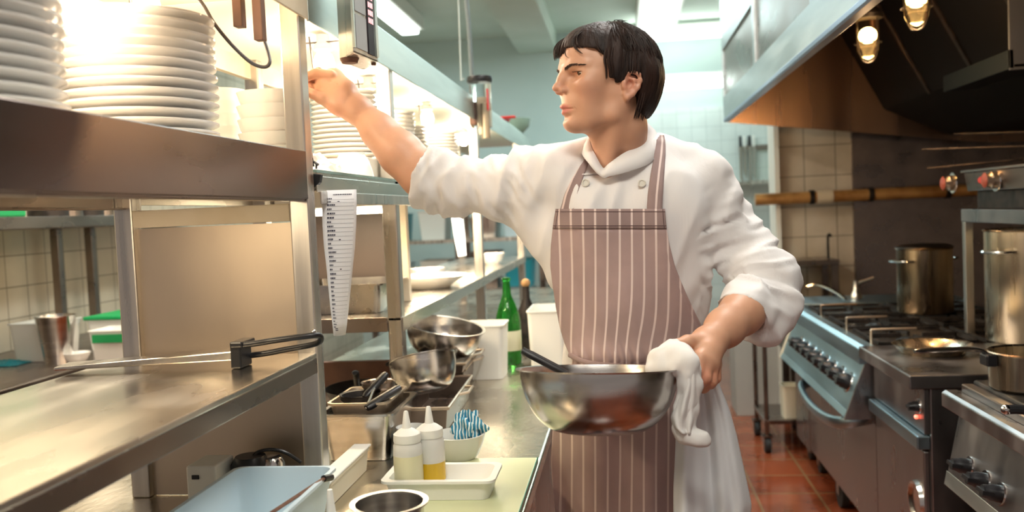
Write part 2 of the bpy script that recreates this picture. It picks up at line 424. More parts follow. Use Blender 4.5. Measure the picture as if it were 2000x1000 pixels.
MB().box(XB-.002, XB+.002, 3.92, 5.47, 1.556, 1.86).build('back_sheet', M['paint_white'], t2)
MB().box(-1.015, -.73, 2.83, 2.836, 1.178, 1.54).build('divider_panel', M['dark_panel'], t2)
MB().box(-.729, -.69, 2.82, 2.85, 1.178, 1.54).build('divider_post', M['paint'], t2, bevel=.002)
# black clip box on the post
t = thing('clip_box', 'small black clip and box on the back of the near post beside the ticket rail', 'clip', (-.60, 1.78, 1.51))
a = aY(604, 338, 1.75); b = aY(629, 362, 1.75)
MB().prism([(a[0], a[2]), (b[0], a[2]-.003), (b[0]-.004, b[2]+.006), (a[0]+.004, b[2]-.012), (a[0], b[2]-.012)], 1.745, 1.762, 'y').build('box', M['black'], t, bevel=.002)
a = aY(606, 312, 1.77); b = aY(622, 322, 1.77)
MB().tube([a, b], .0025, 8).tube([(a[0]+.004, a[1], a[2]+.006), (a[0]+.006, a[1], a[2]-.014)], .002, 8).tube([(b[0]-.004, b[1], b[2]+.004), (b[0]-.005, b[1], b[2]-.008)], .002, 8).tube([(a[0]+.002, 1.77, a[2]-.012), (a[0]+.003, 1.772, 1.535)], .002, 8).build('clip', M['black'], t)

# --- heat lamps under the canopy
EM_WARM = emit('filament_glow', (1.0, .80, .52), 28.0)
def heat_lamp(x, y, z, power, label, cage=True):
    t = thing('heat_lamp', label, 'lamp', (x, y, 1.895), 0, 'heat lamps under the canopy of the pass')
    MB().lathe([(.0, 0), (.022, 0), (.022, .012), (.016, .018), (.016, 1.894-z-.028), (.0, 1.894-z-.028)], (x, y, z+.028), 20).build('socket', M['paint_white'], t)
    MB().lathe([(0, -.034), (.012, -.032), (.022, -.022), (.026, -.006), (.022, .012), (.014, .024), (.012, .03), (0, .03)], (x, y, z), 20).build('bulb', EM_WARM, t)
    if cage:
        m = MB().tube([(x-.045, y-.01, z+.045), (x+.05, y-.01, z+.045)], .0022, 6).tube([(x-.03, y-.012, z+.06), (x-.022, y-.014, z-.03)], .0022, 6)
        m.build('wire_guard', M['cable'], t)
    l = bpy.data.lights.new('heat_glow', 'POINT'); l.energy = power; l.color = (1.0, .77, .54); l.shadow_soft_size = .03
    o = bpy.data.objects.new('heat_glow', l); COL.objects.link(o); o.location = (x, y, z-.055)
    return t
heat_lamp(-.86, 1.59, 1.865, 2.2, 'heat lamp behind the front plate stacks, beside the tall post')
heat_lamp(-.80, 1.215, 1.83, 3.0, 'heat lamp above the front plate stacks at the top edge')
heat_lamp(-.695, 2.10, 1.83, 4.5, 'bright heat lamp just above the raised hand')
heat_lamp(-.78, 2.78, 1.83, 5, 'heat lamp right of the hanging steel box, above the forearm')
heat_lamp(-.75, 3.50, 1.84, 5, 'heat lamp left of the glass tube holder')
heat_lamp(-.80, 4.60, 1.84, 7, 'heat lamp beyond the glass tube holder')
# strip lamp under the plate shelf
t = thing('strip_lamp', 'glowing strip lamp under the upper shelf behind the hanging order list', 'lamp', (-.83, 2.6, 1.49))
MB().box(-1.0, -.68, 2.50, 2.56, 1.486, 1.540).build('housing', M['paint_white'], t, bevel=.003)
MB().tube([(-.99, 2.53, 1.474), (-.69, 2.53, 1.474)], .009, 12).build('tube', emit('strip_glow', (1, .82, .55), 16), t)
l = bpy.data.lights.new('strip_glow', 'AREA'); l.shape = 'RECTANGLE'; l.size = .3; l.size_y = .03; l.energy = 3.5; l.color = (1, .78, .5)
o = bpy.data.objects.new('strip_glow', l); COL.objects.link(o); o.location = (-.83, 2.53, 1.460)
for i, y in enumerate((3.2, 4.5)):
    t = thing('strip_lamp', ['warm strip lamp under the upper shelf above the oval platter', 'warm strip lamp under the upper shelf beyond the third post'][i], 'lamp', (-.78, y, 1.49))
    MB().box(-.80, -.74, y-.4, y+.4, 1.512, 1.540).build('housing', M['paint_white'], t, bevel=.003)
    MB().tube([(-.77, y-.38, 1.502), (-.77, y+.38, 1.502)], .008, 12).build('tube', bpy.data.materials['strip_glow'], t)
    l = bpy.data.lights.new('strip_glow', 'AREA'); l.shape = 'RECTANGLE'; l.size = .05; l.size_y = .7; l.energy = 7; l.color = (1, .8, .55)
    o = bpy.data.objects.new('strip_glow', l); COL.objects.link(o); o.location = (-.77, y, 1.49)

t = thing('strip_lamp', 'warm strip lamp hidden under the plate shelf', 'lamp', (-.86, 1.1, 1.52))
MB().box(-.90, -.84, .85, 1.4, 1.535, 1.5545).build('housing', M['paint_white'], t, bevel=.003)
MB().tube([(-.87, .87, 1.528), (-.87, 1.38, 1.528)], .007, 12).build('tube', bpy.data.materials['strip_glow'], t)
l = bpy.data.lights.new('strip_glow', 'AREA'); l.shape = 'RECTANGLE'; l.size = .05; l.size_y = .5; l.energy = 2.6; l.color = (1, .78, .5)
o = bpy.data.objects.new('strip_glow', l); COL.objects.link(o); o.location = (-.87, 1.12, 1.515)
# --- hanging steel box with display (in front of the canopy)
zb = 1.785
P0 = aZ(690, 102, zb); P1 = aZ(738, 122, zb); P2 = aZ(664, 121, zb); P3 = P1+P2-P0
poly = [(P0[0], P0[1]), (P1[0], P1[1]), (P3[0], P3[1]), (P2[0], P2[1])]
t = thing('ticket_display', 'hanging steel box with grey panels and a red number display above the hand', 'display', tuple(P0))
MB().prism(poly, zb, 2.25, 'z').build('case', M['steel'], t, bevel=.004)
u = (P1-P0); L = np.linalg.norm(u); u = u/L; nrm_ = np.array([u[1], -u[0], 0.])
def onface(s0, s1, z0, z1, d0, d1, mb):
    A = P0+u*s0*L; B = P0+u*s1*L
    q = [(A+nrm_*d0), (B+nrm_*d0), (B+nrm_*d1), (A+nrm_*d1)]
    mb.prism([(p[0], p[1]) for p in q], z0, z1, 'z'); return mb
for k in range(6):
    onface(.12, .55, zb+.012+k*.075, zb+.080+k*.075, 0, .002, MB()).build('grey_panel', mat('grey_label', (.32, .33, .33), .5) if k == 0 else bpy.data.materials['grey_label'], t)
onface(.60, .84, zb+.01, 2.24, 0, .003, MB()).build('display_window', mat('dark_window', (.03, .025, .03), .15), t)
m = MB()
for k in range(26):
    z = zb+.075+k*.0165
    for s in (.63, .70, .77):
        if random.random() < .8: onface(s, s+.045, z, z+.011, .003, .0036, m)
m.build('red_digits', emit('red_digit', (1, .10, .16), .9), t)
m = MB(); onface(.9, 1.0, zb+.01, 2.24, -.001, .004, m); onface(0, .05, zb+.01, 2.24, -.001, .004, m)
m.build('edge_strip', M['aqua_steel'], t)
c = (P0+P2)/2+(P1-P0)*.12
MB().lathe([(0, -.012), (.016, -.010), (.020, 0), (0, 0)], (c[0], c[1], zb), 20).build('knob', M['wood'], t)
c = P1+(P2-P0)*.15-u*.012
MB().lathe([(0, -.006), (.005, -.005), (.006, 0), (0, 0)], (c[0], c[1], zb), 12).build('foot', M['wood'], t)
MB().box((P0[0]+P3[0])/2-.03, (P0[0]+P3[0])/2+.03, (P0[1]+P3[1])/2-.03, (P0[1]+P3[1])/2+.03, 2.25, 3.32).build('drop_rod', M['steel'], t)

# --- glass tube cup holder on the third post
c = aY(941, 250, 3.80)
t = thing('cup_dispenser', 'tall glass tube holder with a black cap fixed to a post of the pass', 'dispenser', (c[0], c[1], 1.6))
zt = aY(941, 158, 3.8)[2]; zb2 = aY(941, 272, 3.8)[2]
m = MB().lathe([(0, 0), (.052, 0), (.055, .012), (.052, .026), (0, .026)], (c[0], c[1], zt-.008), 28); m.build('cap', M['black'], t)
m = MB().lathe([(.043, 0), (.046, 0), (.046, zt-zb2-.06), (.043, zt-zb2-.06)], (c[0], c[1], zb2+.05), 28); m.build('glass_tube', M['glass'], t)
MB().box(c[0]-.045, c[0]-.012, c[1]-.04, c[1]+.058, zb2+.06, zt-.09).build('side_plate', M['wood'], t, bevel=.004)
MB().tube([(c[0]+.022, c[1]-.03, zb2), (c[0]+.022, c[1]-.03, zt-.1)], .018, 16).build('inner_tube', mat('beige_metal', (.33, .27, .19), .4, .3), t)
MB().box(c[0]-.012, c[0]+.02, c[1]-.01, c[1]+.058, zb2+.02, zt-.07).build('bracket', M['paint'], t, bevel=.003)
MB().box(c[0]+.034, c[0]+.040, c[1]-.05, c[1]-.02, zt-.13, zt-.04).build('red_strip', M['red'], t)

# ================================================================ CROCKERY
def plate_mesh(R, h=.021, name='plate', mt=None):
    m = MB().lathe([(0, .004), (.54*R, .004), (.545*R, 0), (.60*R, 0), (.64*R, .005), (.95*R, h-.007), (R, h-.004), (R*1.003, h-.001), (R*.985, h), (.93*R, h-.002), (.66*R, .010), (.58*R, .007), (0, .007)], (0, 0, 0), 56)
    return m.build(name, mt or M['china'], local=True, origin=(0, 0, 0))
def stack(name, proto, n, x, y, z, pitch, kind_label, where, group, jitter=.0015, tagcat='plate', pairs=None):
    for k in range(n):
        o = proto if proto.get('used') is None else proto.copy()
        if o is not proto: COL.objects.link(o)
        o['used'] = 1
        o.location = (x+random.uniform(-jitter, jitter), y+random.uniform(-jitter, jitter), z+k*pitch)
        o.rotation_euler = (0, 0, random.uniform(0, 6))
        i = n-1-k
        o['label'] = '%s, %s %s' % (kind_label, 'topmost' if i == 0 else ('bottom one' if k == 0 else ORD[i]+' from the top'), where)
        o['category'] = tagcat; o['group'] = group
pl = plate_mesh(.130)
stack('plate', pl, 13, -.80, 1.43, 1.5875, .0158, 'thick white plate', 'of the large front stack', 'plates in the large front stack')
stack('plate', pl, 13, -.80, 1.00, 1.5875, .0158, 'thick white plate', 'of the cropped stack at the left edge', 'plates in the stack at the left edge')
# tray and paper below the far stacks
MB_ = MB().box(-.90, -.656, 2.28, 2.60, 1.5545, 1.612)
tag(MB_.build('carton', mat('white_card', (.72, .66, .56), .7), bevel=.003), 'flat white carton under the plate stack beside the raised hand', 'carton')
pl2 = plate_mesh(.090, .017)
stack('plate', pl2, 14, -.752, 2.42, 1.6125, .0132, 'white side plate', 'of the stack behind the hand', 'plates in the stack behind the hand')
pl3 = plate_mesh(.095, .017)
ORD += ['eighteenth', 'nineteenth', 'twentieth']
stack('plate', pl3, 18, -.775, 2.96, 1.5545, .0135, 'white side plate', 'of the stack above the forearm', 'plates in the stack above the forearm')
pl4 = plate_mesh(.085, .016)
stack('plate', pl4, 17, -.80, 3.32, 1.5545, .0135, 'small white plate', 'of the narrow stack behind the forearm stack', 'plates in the narrow middle stack')
stack('plate', pl4, 18, -.765, 3.78, 1.5545, .0135, 'small white plate', 'of the stack nearest the glass tube holder', 'plates in the stack by the glass tube holder')
def bowl_mesh(R, H, foot, name='bowl', mt=None, th=.004, lip=.003):
    m = MB().lathe([(0, .004), (foot*.85, .004), (foot*.88, 0), (foot, 0), (foot*1.02, .006), (foot+(R-foot)*.45, H*.30), (foot+(R-foot)*.83, H*.68), (R, H-.003), (R+lip*.3, H), (R-th*.6, H+.0005), (R-th*1.2, H-.004), (foot+(R-foot)*.80-th, H*.68), (foot+(R-foot)*.42-th, H*.34), (foot*.8, .012), (0, .010)], (0, 0, 0), 48)
    return m.build(name, mt or M['china'], local=True, origin=(0, 0, 0))
bw = bowl_mesh(.074, .062, .045)
stack('bowl', bw, 5, -.758, 1.915, 1.5545, .0300, 'deep white bowl', 'of the right stack left of the tall post', 'bowls in the right stack by the tall post', tagcat='bowl')
bw2 = bowl_mesh(.062, .062, .040)
stack('bowl', bw2, 6, -.915, 1.98, 1.5545, .0285, 'deep white bowl', 'of the left stack beside the big plates', 'bowls in the left stack by the big plates', tagcat='bowl')
# crumpled paper sheets below the plates
def crumple(name, label, cat, cx, cy, z, sx, sy, h, mt, seed, n=22, rx=0):
    rnd = np.random.RandomState(seed); m = MB(); g = rnd.rand(n+1, n+1)
    for _ in range(2): g = (g+np.roll(g, 1, 0)+np.roll(g, 1, 1))/3
    g = (g-g.min())/(g.max()-g.min())
    vs = []; 
    for i in range(n+1):
        for j in range(n+1):
            u = i/n; v = j/n; dome = math.sin(PI*u)*math.sin(PI*v)
            vs.append((cx+(u-.5)*sx+.06*sx*(g[j, i]-.5), cy+(v-.5)*sy, z+.001+h*(.55*dome+.6*g[i, j]*dome**.5 if dome > 0 else 0)))
    fs = [(i*(n+1)+j, (i+1)*(n+1)+j, (i+1)*(n+1)+j+1, i*(n+1)+j+1) for i in range(n) for j in range(n)]
    m.add(vs, fs, False)
    return tag(m.build(name, mt, solid=.0008), label, cat)
M['paper'] = mat('crumpled_paper', (.80, .78, .74), .7)
crumple('paper_sheet', 'crumpled white paper on the upper shelf below the plates by the hand', 'paper', -.69, 1.99, 1.5545, .13, .30, .05, M['paper'], 3)
for i, (x, y) in enumerate(((-.67, 2.20), (-.665, 2.70))):
    b = bw.copy(); COL.objects.link(b); b.location = (x, y, 1.5545+.062); b.rotation_euler = (PI, 0, 0); b.scale = (.72, .72, 1)
    b['label'] = ['upturned white bowl under the forearm, in front of the carton', 'upturned white bowl on the upper shelf beside the elbow'][i]; b['category'] = 'bowl'; b['group'] = 'upturned bowls on the upper shelf'
# middle shelf crockery
p = aZ(838, 568, 1.178)
MB_ = MB().lathe([(0, .006), (.07, .006), (.075, 0), (.085, 0), (.115, .022), (.152, .042), (.158, .046), (.150, .047), (.112, .027), (.08, .012), (0, .010)], (p[0]-.03, p[1]+.15, 1.178), 48, sx=.95, sy=1)
tag(MB_.build('serving_dish', M['china']), 'wide shallow white dish on the middle shelf', 'dish')
bs = bowl_mesh(.058, .05, .032)
def put_bowl(p, label, s=1, z=None):
    b = bs if bs.get('used') is None else bs.copy()
    if b is not bs: COL.objects.link(b)
    b['used'] = 1; b.location = p; b.scale = (s, s, s); tag(b, label, 'bowl', 'white bowls on the middle shelf')
put_bowl((-.79, 3.55, 1.178), 'white bowl on the middle shelf behind the wide dish', 1.25)
put_bowl((-.70, 4.75, 1.178), 'small white bowl at the far end of the middle shelf, near the chef jacket', 1.15)
# white tapered plastic tube under the shelf, no lamp; its brightness is added glow
a = aY(893, 425, 3.3); b_ = aY(903, 500, 3.3)
MB_ = MB().tube([(a[0]-.004, a[1], 1.485), a, (a+b_)/2, b_], [.020, .022, .021, .016], 16)
tag(MB_.build('hanging_tube', emit('added_tube_glow', (1, .93, .8), 1.2)), 'white tapered plastic tube with added glow hanging under the upper shelf above the bowl', 'lamp')

# things standing on top of the canopy
t = thing('pan', 'red dish on top of the far end of the pass canopy', 'dish', (-.72, 5.2, 1.945))
MB().box(XB+.02, XA-.02, 4.7, 6.1, 1.905, 1.945).build('canopy_top', M['aqua_steel'], t2)
MB().lathe([(0, 0), (.07, 0), (.13, .02), (.135, .035), (.12, .034), (.065, .01), (0, .01)], (-.74, 5.05, 1.945), 28).build('body', M['red'], t)
MB().box(-.66, -.56, 4.9, 4.94, 1.965, 1.978).build('handle', M['red'], t, bevel=.004)
MB_ = MB().lathe([(0, 0), (.06, 0), (.11, .05), (.12, .10), (.115, .10), (.10, .05), (.05, .008), (0, .008)], (-.68, 5.75, 1.945), 28)
tag(MB_.build('glass_bowl', mat('olive_glass_bowl', (.38, .48, .38), .15, Transmission_Weight=.3)), 'greenish glass bowl on the canopy end near the chef shoulder', 'bowl')
# order list hanging from the ticket rail
def order_list():
    yy = 1.95; X = XA+.015
    rows = [(372, 629, 696), (400, 629, 697), (440, 630, 696), (480, 633, 694), (520, 638, 690), (560, 642, 686), (600, 646, 682), (630, 650, 679), (655, 653, 676)]
    vs = []; n = 8; m = MB(); uv = []
    for i, (py, a, b) in enumerate(rows):
        A = aY(a, py, 1.795); B = aY(b, py-2, 1.85)
        for k in range(n+1):
            u = k/n; p = A+(B-A)*u
            p = p+np.array([0, -.012*math.sin(PI*u)*(i/8)-.004*i/8, 0])
            vs.append(p)
    fs = [(i*(n+1)+k, i*(n+1)+k+1, (i+1)*(n+1)+k+1, (i+1)*(n+1)+k) for i in range(len(rows)-1) for k in range(n)]
    t = thing('order_list', 'long white printed order list hanging from the ticket rail beside the post', 'paper', tuple(vs[0]))
    m.add(vs, fs, True); s = m.build('sheet', mat('list_paper', (.80, .80, .82), .7), t, solid=.0006)
    V = np.array(vs).reshape(len(rows), n+1, 3)
    def P(u, v):
        v = min(max(v, 0), .9999)*(len(rows)-1); i = int(v); fv = v-i; u_ = min(max(u, 0), .9999)*n; k = int(u_); fu = u_-k
        return (V[i, k]*(1-fu)+V[i, k+1]*fu)*(1-fv)+(V[i+1, k]*(1-fu)+V[i+1, k+1]*fu)*fv+np.array([.0, -.0012, 0])
    m = MB(); ml = MB(); rnd = random.Random(4)
    def strip(mb, u0, u1, v, hv, dy=0):
        q = 6
        for j in range(q):
            a = u0+(u1-u0)*j/q; b = u0+(u1-u0)*(j+1)/q
            o = np.array([0, dy, 0])
            mb.add([P(a, v-hv)+o, P(b, v-hv)+o, P(b, v+hv)+o, P(a, v+hv)+o], [(0, 1, 2, 3)])
    for r in range(33):
        v = .075+r*.0262
        strip(ml, .14, .93, v+.009, .0009)
        u = .15; end = .15+rnd.uniform(.10, .26)
        while u < end:
            w = rnd.uniform(.03, .07); strip(m, u, min(u+w, end), v, .0050, -.0002); u += w+.012
    u = .32
    while u < .86:
        w = rnd.uniform(.02, .05); strip(m, u, u+w, .04, .0045, -.0002); u += w+.012
    for v_, u0 in ((.10, .45), (.34, .5), (.52, .55)):
        strip(m, u0, u0+.06, v_, .003, -.0002)
    strip(m, .30, .55, .945, .004, -.0002); strip(m, .28, .50, .93, .004, -.0002)
    m.build('printed_words', mat('print_ink', (.05, .05, .08), .7), t); ml.build('ruled_lines', mat('rule_ink', (.30, .30, .34), .7), t)
order_list()
# ================================================================ THINGS ON THE WORKTOP
# flat steel paddle with a black loop handle, lying across the lower shelf
t = thing('steel_paddle', 'flat steel bar with a black loop handle lying across the lower shelf', 'utensil', (-.80, 1.55, 1.19))
a = aY(126, 742, 1.53); b = aY(466, 712, 1.555)
z1 = 1.2065
m = MB().add([(a[0], 1.500, 1.200), (b[0], 1.535, 1.205), (b[0], 1.575, 1.205), (a[0]-.01, 1.56, 1.200),
              (a[0], 1.500, 1.206), (b[0], 1.535, 1.222), (b[0], 1.575, 1.222), (a[0]-.01, 1.56, 1.206)], [(0, 3, 2, 1), (4, 5, 6, 7), (0, 1, 5, 4), (1, 2, 6, 5), (2, 3, 7, 6), (3, 0, 4, 7)])
m.build('blade', M['steel_flat'], t, bevel=.002)
bx = b[0]
MB().box(bx-.004, bx+.016, 1.53, 1.58, 1.1905, 1.236).box(bx-.002, bx+.022, 1.525, 1.585, 1.229, 1.240).build('clamp_block', M['black'], t, bevel=.003)
hx = aY(628, 690, 1.555)[0]
pts = smooth_pts([(bx+.012, 1.535, 1.232), (bx+.05, 1.533, 1.236), ((bx+hx)/2, 1.53, 1.240), (hx-.015, 1.535, 1.246), (hx, 1.548, 1.244), (hx-.001, 1.556, 1.234), (hx-.02, 1.565, 1.226), ((bx+hx)/2, 1.575, 1.216), (bx+.05, 1.577, 1.211), (bx+.012, 1.575, 1.207)], 5)
MB().tube(pts, .0055, 12).build('loop_handle', M['black'], t)
MB().sphere((hx-.008, 1.542, 1.252), .005, 12).build('rivet', M['steel_polish'], t)

def tub(name, label, cat, x0, x1, y0, y1, z0, h, mt, taper=.012, th=.004, rim=.006, M_=None, parts=True, group=None):
    t = thing(name, label, cat, ((x0+x1)/2, (y0+y1)/2, z0), 0, group)
    def rr(ax0, ax1, ay0, ay1, z, r=.018, n=5):
        pts = []
        for cx, cy, a0 in ((ax1-r, ay1-r, 0), (ax0+r, ay1-r, 90), (ax0+r, ay0+r, 180), (ax1-r, ay0+r, 270)):
            for k in range(n+1):
                a = math.radians(a0+90*k/n); pts.append((cx+r*math.cos(a), cy+r*math.sin(a), z))
        return pts
    k = taper
    rings = [rr(x0+k, x1-k, y0+k, y1-k, z0), rr(x0, x1, y0, y1, z0+h-.006), rr(x0-rim, x1+rim, y0-rim, y1+rim, z0+h-.005), rr(x0-rim, x1+rim, y0-rim, y1+rim, z0+h),
             rr(x0+th*.4, x1-th*.4, y0+th*.4, y1-th*.4, z0+h), rr(x0+k+th, x1-k-th, y0+k+th, y1-k-th, z0+th)]
    MB().loft(rings, True, True, M=M_).build('body', mt, t, angle=40)
    return t
# pale blue tub in front of the near post
t = tub('plastic_tub', 'pale blue plastic tub under the lower shelf beside the near post', 'tub', -.69, -.515, 1.10, 1.49, TOPZ+.002, .120, M['blue_pl'], .02)
# brown stick with black tip across it
a = aY(528, 1003, 1.28); b = aY(632, 935, 1.42)
t = thing('tongs', 'thin brown stick with a black tip resting across the pale blue tub', 'utensil', tuple(a))
c = a+(a-b)*.9; 
MB().tube([a+(a-b)*.15, b], .004, 8, flat=.6).build('shaft', M['wood'], t)
MB().tube([b, b+(b-a)*.16+np.array([0, 0, -.006])], .006, 8).build('tip', M['black'], t)
# white box, transformer and coiled cable behind the tub
t = thing('plug_box', 'small white switch box standing behind the pale blue tub', 'box', (-.76, 1.60, TOPZ))
p = aY(372, 905, 1.56); q = aY(432, 942, 1.56)
MB().box(p[0], q[0], 1.54, 1.62, TOPZ+.002, p[2]).build('case', M['white_pl'], t, bevel=.004)
MB().box(p[0]+.012, p[0]+.026, 1.537, 1.54, p[2]-.024, p[2]-.016).build('switch', M['black'], t, bevel=.001)
t = thing('blender_motor', 'black motor unit with a steel cap behind the pale blue tub', 'appliance', (-.64, 1.6, TOPZ))
p = aY(455, 895, 1.60); q = aY(545, 900, 1.60)
MB().lathe([(0, 0), (.036, 0), (.038, .02), (.034, .05), (.036, p[2]-TOPZ-.014), (.028, p[2]-TOPZ), (0, p[2]-TOPZ)], (p[0]+.03, 1.61, TOPZ+.002), 24).build('motor_case', M['black'], t)
MB().lathe([(0, 0), (.022, 0), (.024, .01), (.024, q[2]-TOPZ-.01), (.018, q[2]-TOPZ), (0, q[2]-TOPZ)], (q[0]-.022, 1.62, TOPZ+.002), 24).build('steel_cap', M['steel_polish'], t)
MB().tube(smooth_pts([aY(487, 906, 1.6), aY(500, 885, 1.62), aY(530, 878, 1.64), aY(560, 885, 1.65), aY(588, 903, 1.66)]), .0035, 8).build('power_cord', M['black'], t)

# tall steel gastronorm container between the posts
t = tub('food_container', 'deep steel container holding pans, just behind the tall post', 'container', -.70, -.535, 1.945, 2.175, TOPZ+.001, .110, M['steel_bowl'], .012, .002, .010)
t = tub('roasting_tray', 'shallow brown tray standing in the deep steel container', 'tray', -.685, -.550, 1.965, 2.155, 1.0, .032, M['steel_panel'], .006, .002, .005)
# pans with black handles lying in it
def frying_pan(c, r, h, hdir, hl, label, mt, tilt=(0, 0), hr=.009, rise=.03, group='pans stored under the pass'):
    t = thing('frying_pan', label, 'pan', c, 0, group)
    R_ = Euler((tilt[0], tilt[1], 0)).to_matrix().to_4x4(); T = Matrix.Translation(c) @ R_
    MB().lathe([(0, 0), (r*.78, 0), (r*.86, .004), (r, h), (r+.003, h+.001), (r-.002, h-.002), (r*.84, .007), (0, .004)], (0, 0, 0), 40, M=T).build('pan_body', mt, t)
    d = Vector((math.cos(hdir), math.sin(hdir), 0))
    pts = [d*(r-.004)+Vector((0, 0, h-.006)), d*(r+.03)+Vector((0, 0, h+rise*.3)), d*(r+hl*.5)+Vector((0, 0, h+rise*.8)), d*(r+hl)+Vector((0, 0, h+rise))]
    pts = [T @ p for p in pts]
    MB().tube(smooth_pts([tuple(p) for p in pts], 4), [hr*.6]+[hr]*11+[hr*.8], 10, flat=.7).build('handle', M['black'], t)
    return t
def handled_pan(c, r, h, p, q, label, mt):
    t = thing('frying_pan', label, 'pan', c, 0, 'pans stored under the pass')
    MB().lathe([(0, 0), (r*.85, 0), (r, h*.4), (r, h), (r+.003, h+.001), (r-.003, h-.001), (r*.84, .005), (0, .004)], c, 40).build('pan_body', mt, t)
    a = np.array(p); b = np.array(q); root = np.array([c[0], c[1], c[2]+h-.004]); d = a-root; d[2] = 0; root = root+_n(d)*(r-.003)
    MB().tube([root, root*.4+a*.6, a], .0035, 8).build('tang', M['steel_polish'], t)
    MB().tube([a, a+(b-a)*.1, a+(b-a)*.9, b], [.009, .012, .012, .009], 12, flat=.8).build('handle', M['black'], t)
handled_pan((-.632, 2.04, 1.020), .046, .018, aY(712, 777, 2.03), aY(755, 730, 2.08), 'small dark pan in the brown tray whose black handle stands up behind the second post', M['iron'])
handled_pan((-.600, 2.09, 1.040), .040, .016, aY(716, 797, 1.955), aY(781, 757, 2.02), 'small pan whose black handle points up to the right over the container rim', M['steel_dark'])
frying_pan((-.80, 2.58, .91), .10, .04, -1.3, .16, 'dark pan with a raised black handle behind the second post', M['iron'], (.05, 0), rise=.10)

# row of roasting pans along the worktop
def tray(x0, x1, y0, y1, z, h, label, rz=0.03, mt=None):
    t = thing('roasting_pan', label, 'roasting pan', ((x0+x1)/2, (y0+y1)/2, z), 0, 'roasting pans beside the pass')
    Mx = Matrix.Translation(((x0+x1)/2, (y0+y1)/2, 0)) @ Matrix.Rotation(rz, 4, 'Z') @ Matrix.Translation((-(x0+x1)/2, -(y0+y1)/2, 0))
    k = .008
    def rg(d, zz): return [(x0-d, y0-d, zz), (x1+d, y0-d, zz), (x1+d, y1+d, zz), (x0-d, y1+d, zz)]
    MB().loft([rg(-k, z), rg(0, z+h), rg(-.002, z+h), rg(-k-.002, z+.002)], False, True, M=Mx).build('pan_body', mt or M['steel_dark'], t, bevel=.002)
    m = MB(); q = [Mx @ Vector(p) for p in rg(.003, z+h)]
    m.tube([tuple(p) for p in q]+[tuple(q[0])], .0045, 8); m.build('rolled_rim', M['steel_panel'], t)
    m = MB(); ym = (y0+y1)/2
    m.tube([tuple(Mx @ Vector(p)) for p in ((x1+.004, ym-.05, z+h), (x1+.03, ym-.04, z+h+.004), (x1+.03, ym+.04, z+h+.004), (x1+.004, ym+.05, z+h))], .004, 8)
    m.build('handle', M['steel_panel'], t)
tray(-.600, -.462, 2.19, 2.62, TOPZ+.001, .065, 'nearest roasting pan in the row along the worktop')
tray(-.69, -.505, 2.67, 3.12, TOPZ+.001, .075, 'farthest roasting pan in the row, ending at the white tub')
tray(-.67, -.49, 2.60, 3.00, TOPZ+.079, .028, 'shallow roasting pan lying on top of the other two')
# wire rack handles along the row
def steel_bowl(c, r, h, label, tilt, group, flat=.45, mt=None):
    t = Matrix.Translation(c) @ Euler(tilt).to_matrix().to_4x4()
    prof = [(0, 0), (r*flat, 0)]
    for k in range(1, 9):
        a = k/8*PI/2; prof.append((r*flat+(r*(1-flat))*math.sin(a)**.9, h*(1-math.cos(a))))
    prof += [(r+.008, h+.001), (r+.008, h+.003), (r-.001, h+.002)]
    for k in range(7, 0, -1):
        a = k/8*PI/2; prof.append((r*flat+(r*(1-flat))*math.sin(a)**.9-.0015, h*(1-math.cos(a))+.0015))
    prof += [(r*flat, .002), (0, .002)]
    o = MB().lathe(prof, (0, 0, 0), 56, M=t).build('mixing_bowl', mt or M['steel_bowl'], origin=c)
    return tag(o, label, 'bowl', group)
steel_bowl((-.530, 2.31, .985), .090, .090, 'steel bowl tilted over the nearest roasting pan', (-.26, -.20, 0), 'steel bowls beside the pass')
steel_bowl((-.575, 2.72, 1.020), .118, .090, 'large steel mixing bowl, the farther of the two leaning under the pass shelf', (.08, .20, 0), 'steel bowls beside the pass')
o = bowl_mesh(.034, .03, .024, 'ramekin', M['china_grey']); p = aZ(795, 845, .90); o.location = (-.50, 1.99, .94)
t = MB().box(-.526, -.455, 1.93, 2.04, .901, .939)
tag(t.build('low_tin', M['iron'], bevel=.003), 'low dark tin under the small grey ramekin', 'tin'); tag(o, 'small grey ramekin behind the squeeze bottles', 'ramekin')
# brown board leaning and white sheet behind
o = MB().box(-1.0, -.72, 2.74, 2.765, TOPZ+.001, 1.0).build('chopping_board', M['wood'], bevel=.003); tag(o, 'brown chopping board standing under the middle shelf behind the pans', 'board')
# grey bowl with blue cloth
t = bowl_mesh(.0595, .066, .031, 'bowl', M['china_grey']); t.location = (-.379, 1.93, TOPZ+.001)
tag(t, 'small grey footed bowl with a blue cloth in it, on the worktop', 'bowl')
def cloth_ball(c, r, seed=2):
    rnd = np.random.RandomState(seed); m = MB(); n = 40; k = 24; vs = []
    ph = rnd.rand(12)*6.28
    for i in range(k+1):
        th = PI*i/k
        for j in range(n):
            f = 2*PI*j/n
            d = 1+.20*math.sin(5*f+ph[0]+3*th)+.14*math.sin(9*f-4*th+ph[1])+.10*math.sin(13*f+6*th+ph[2])+.12*math.cos(3*th*2+f*2+ph[3])
            vs.append((c[0]+r*d*math.sin(th)*math.cos(f), c[1]+r*d*.8*math.sin(th)*math.sin(f), c[2]-r*.95*d*math.cos(th)))
    fs = [(i*n+j, i*n+(j+1) % n, (i+1)*n+(j+1) % n, (i+1)*n+j) for i in range(k) for j in range(n)]
    return m.add(vs, fs, True)
mc = mat('blue_checked_cloth', (.05, .35, .5), .8)
b_ = mc.node_tree.nodes['Principled BSDF']; tc = nd(mc, 'ShaderNodeTexCoord'); wv = nd(mc, 'ShaderNodeTexWave'); wv.inputs['Scale'].default_value = 45; wv.inputs['Distortion'].default_value = 3
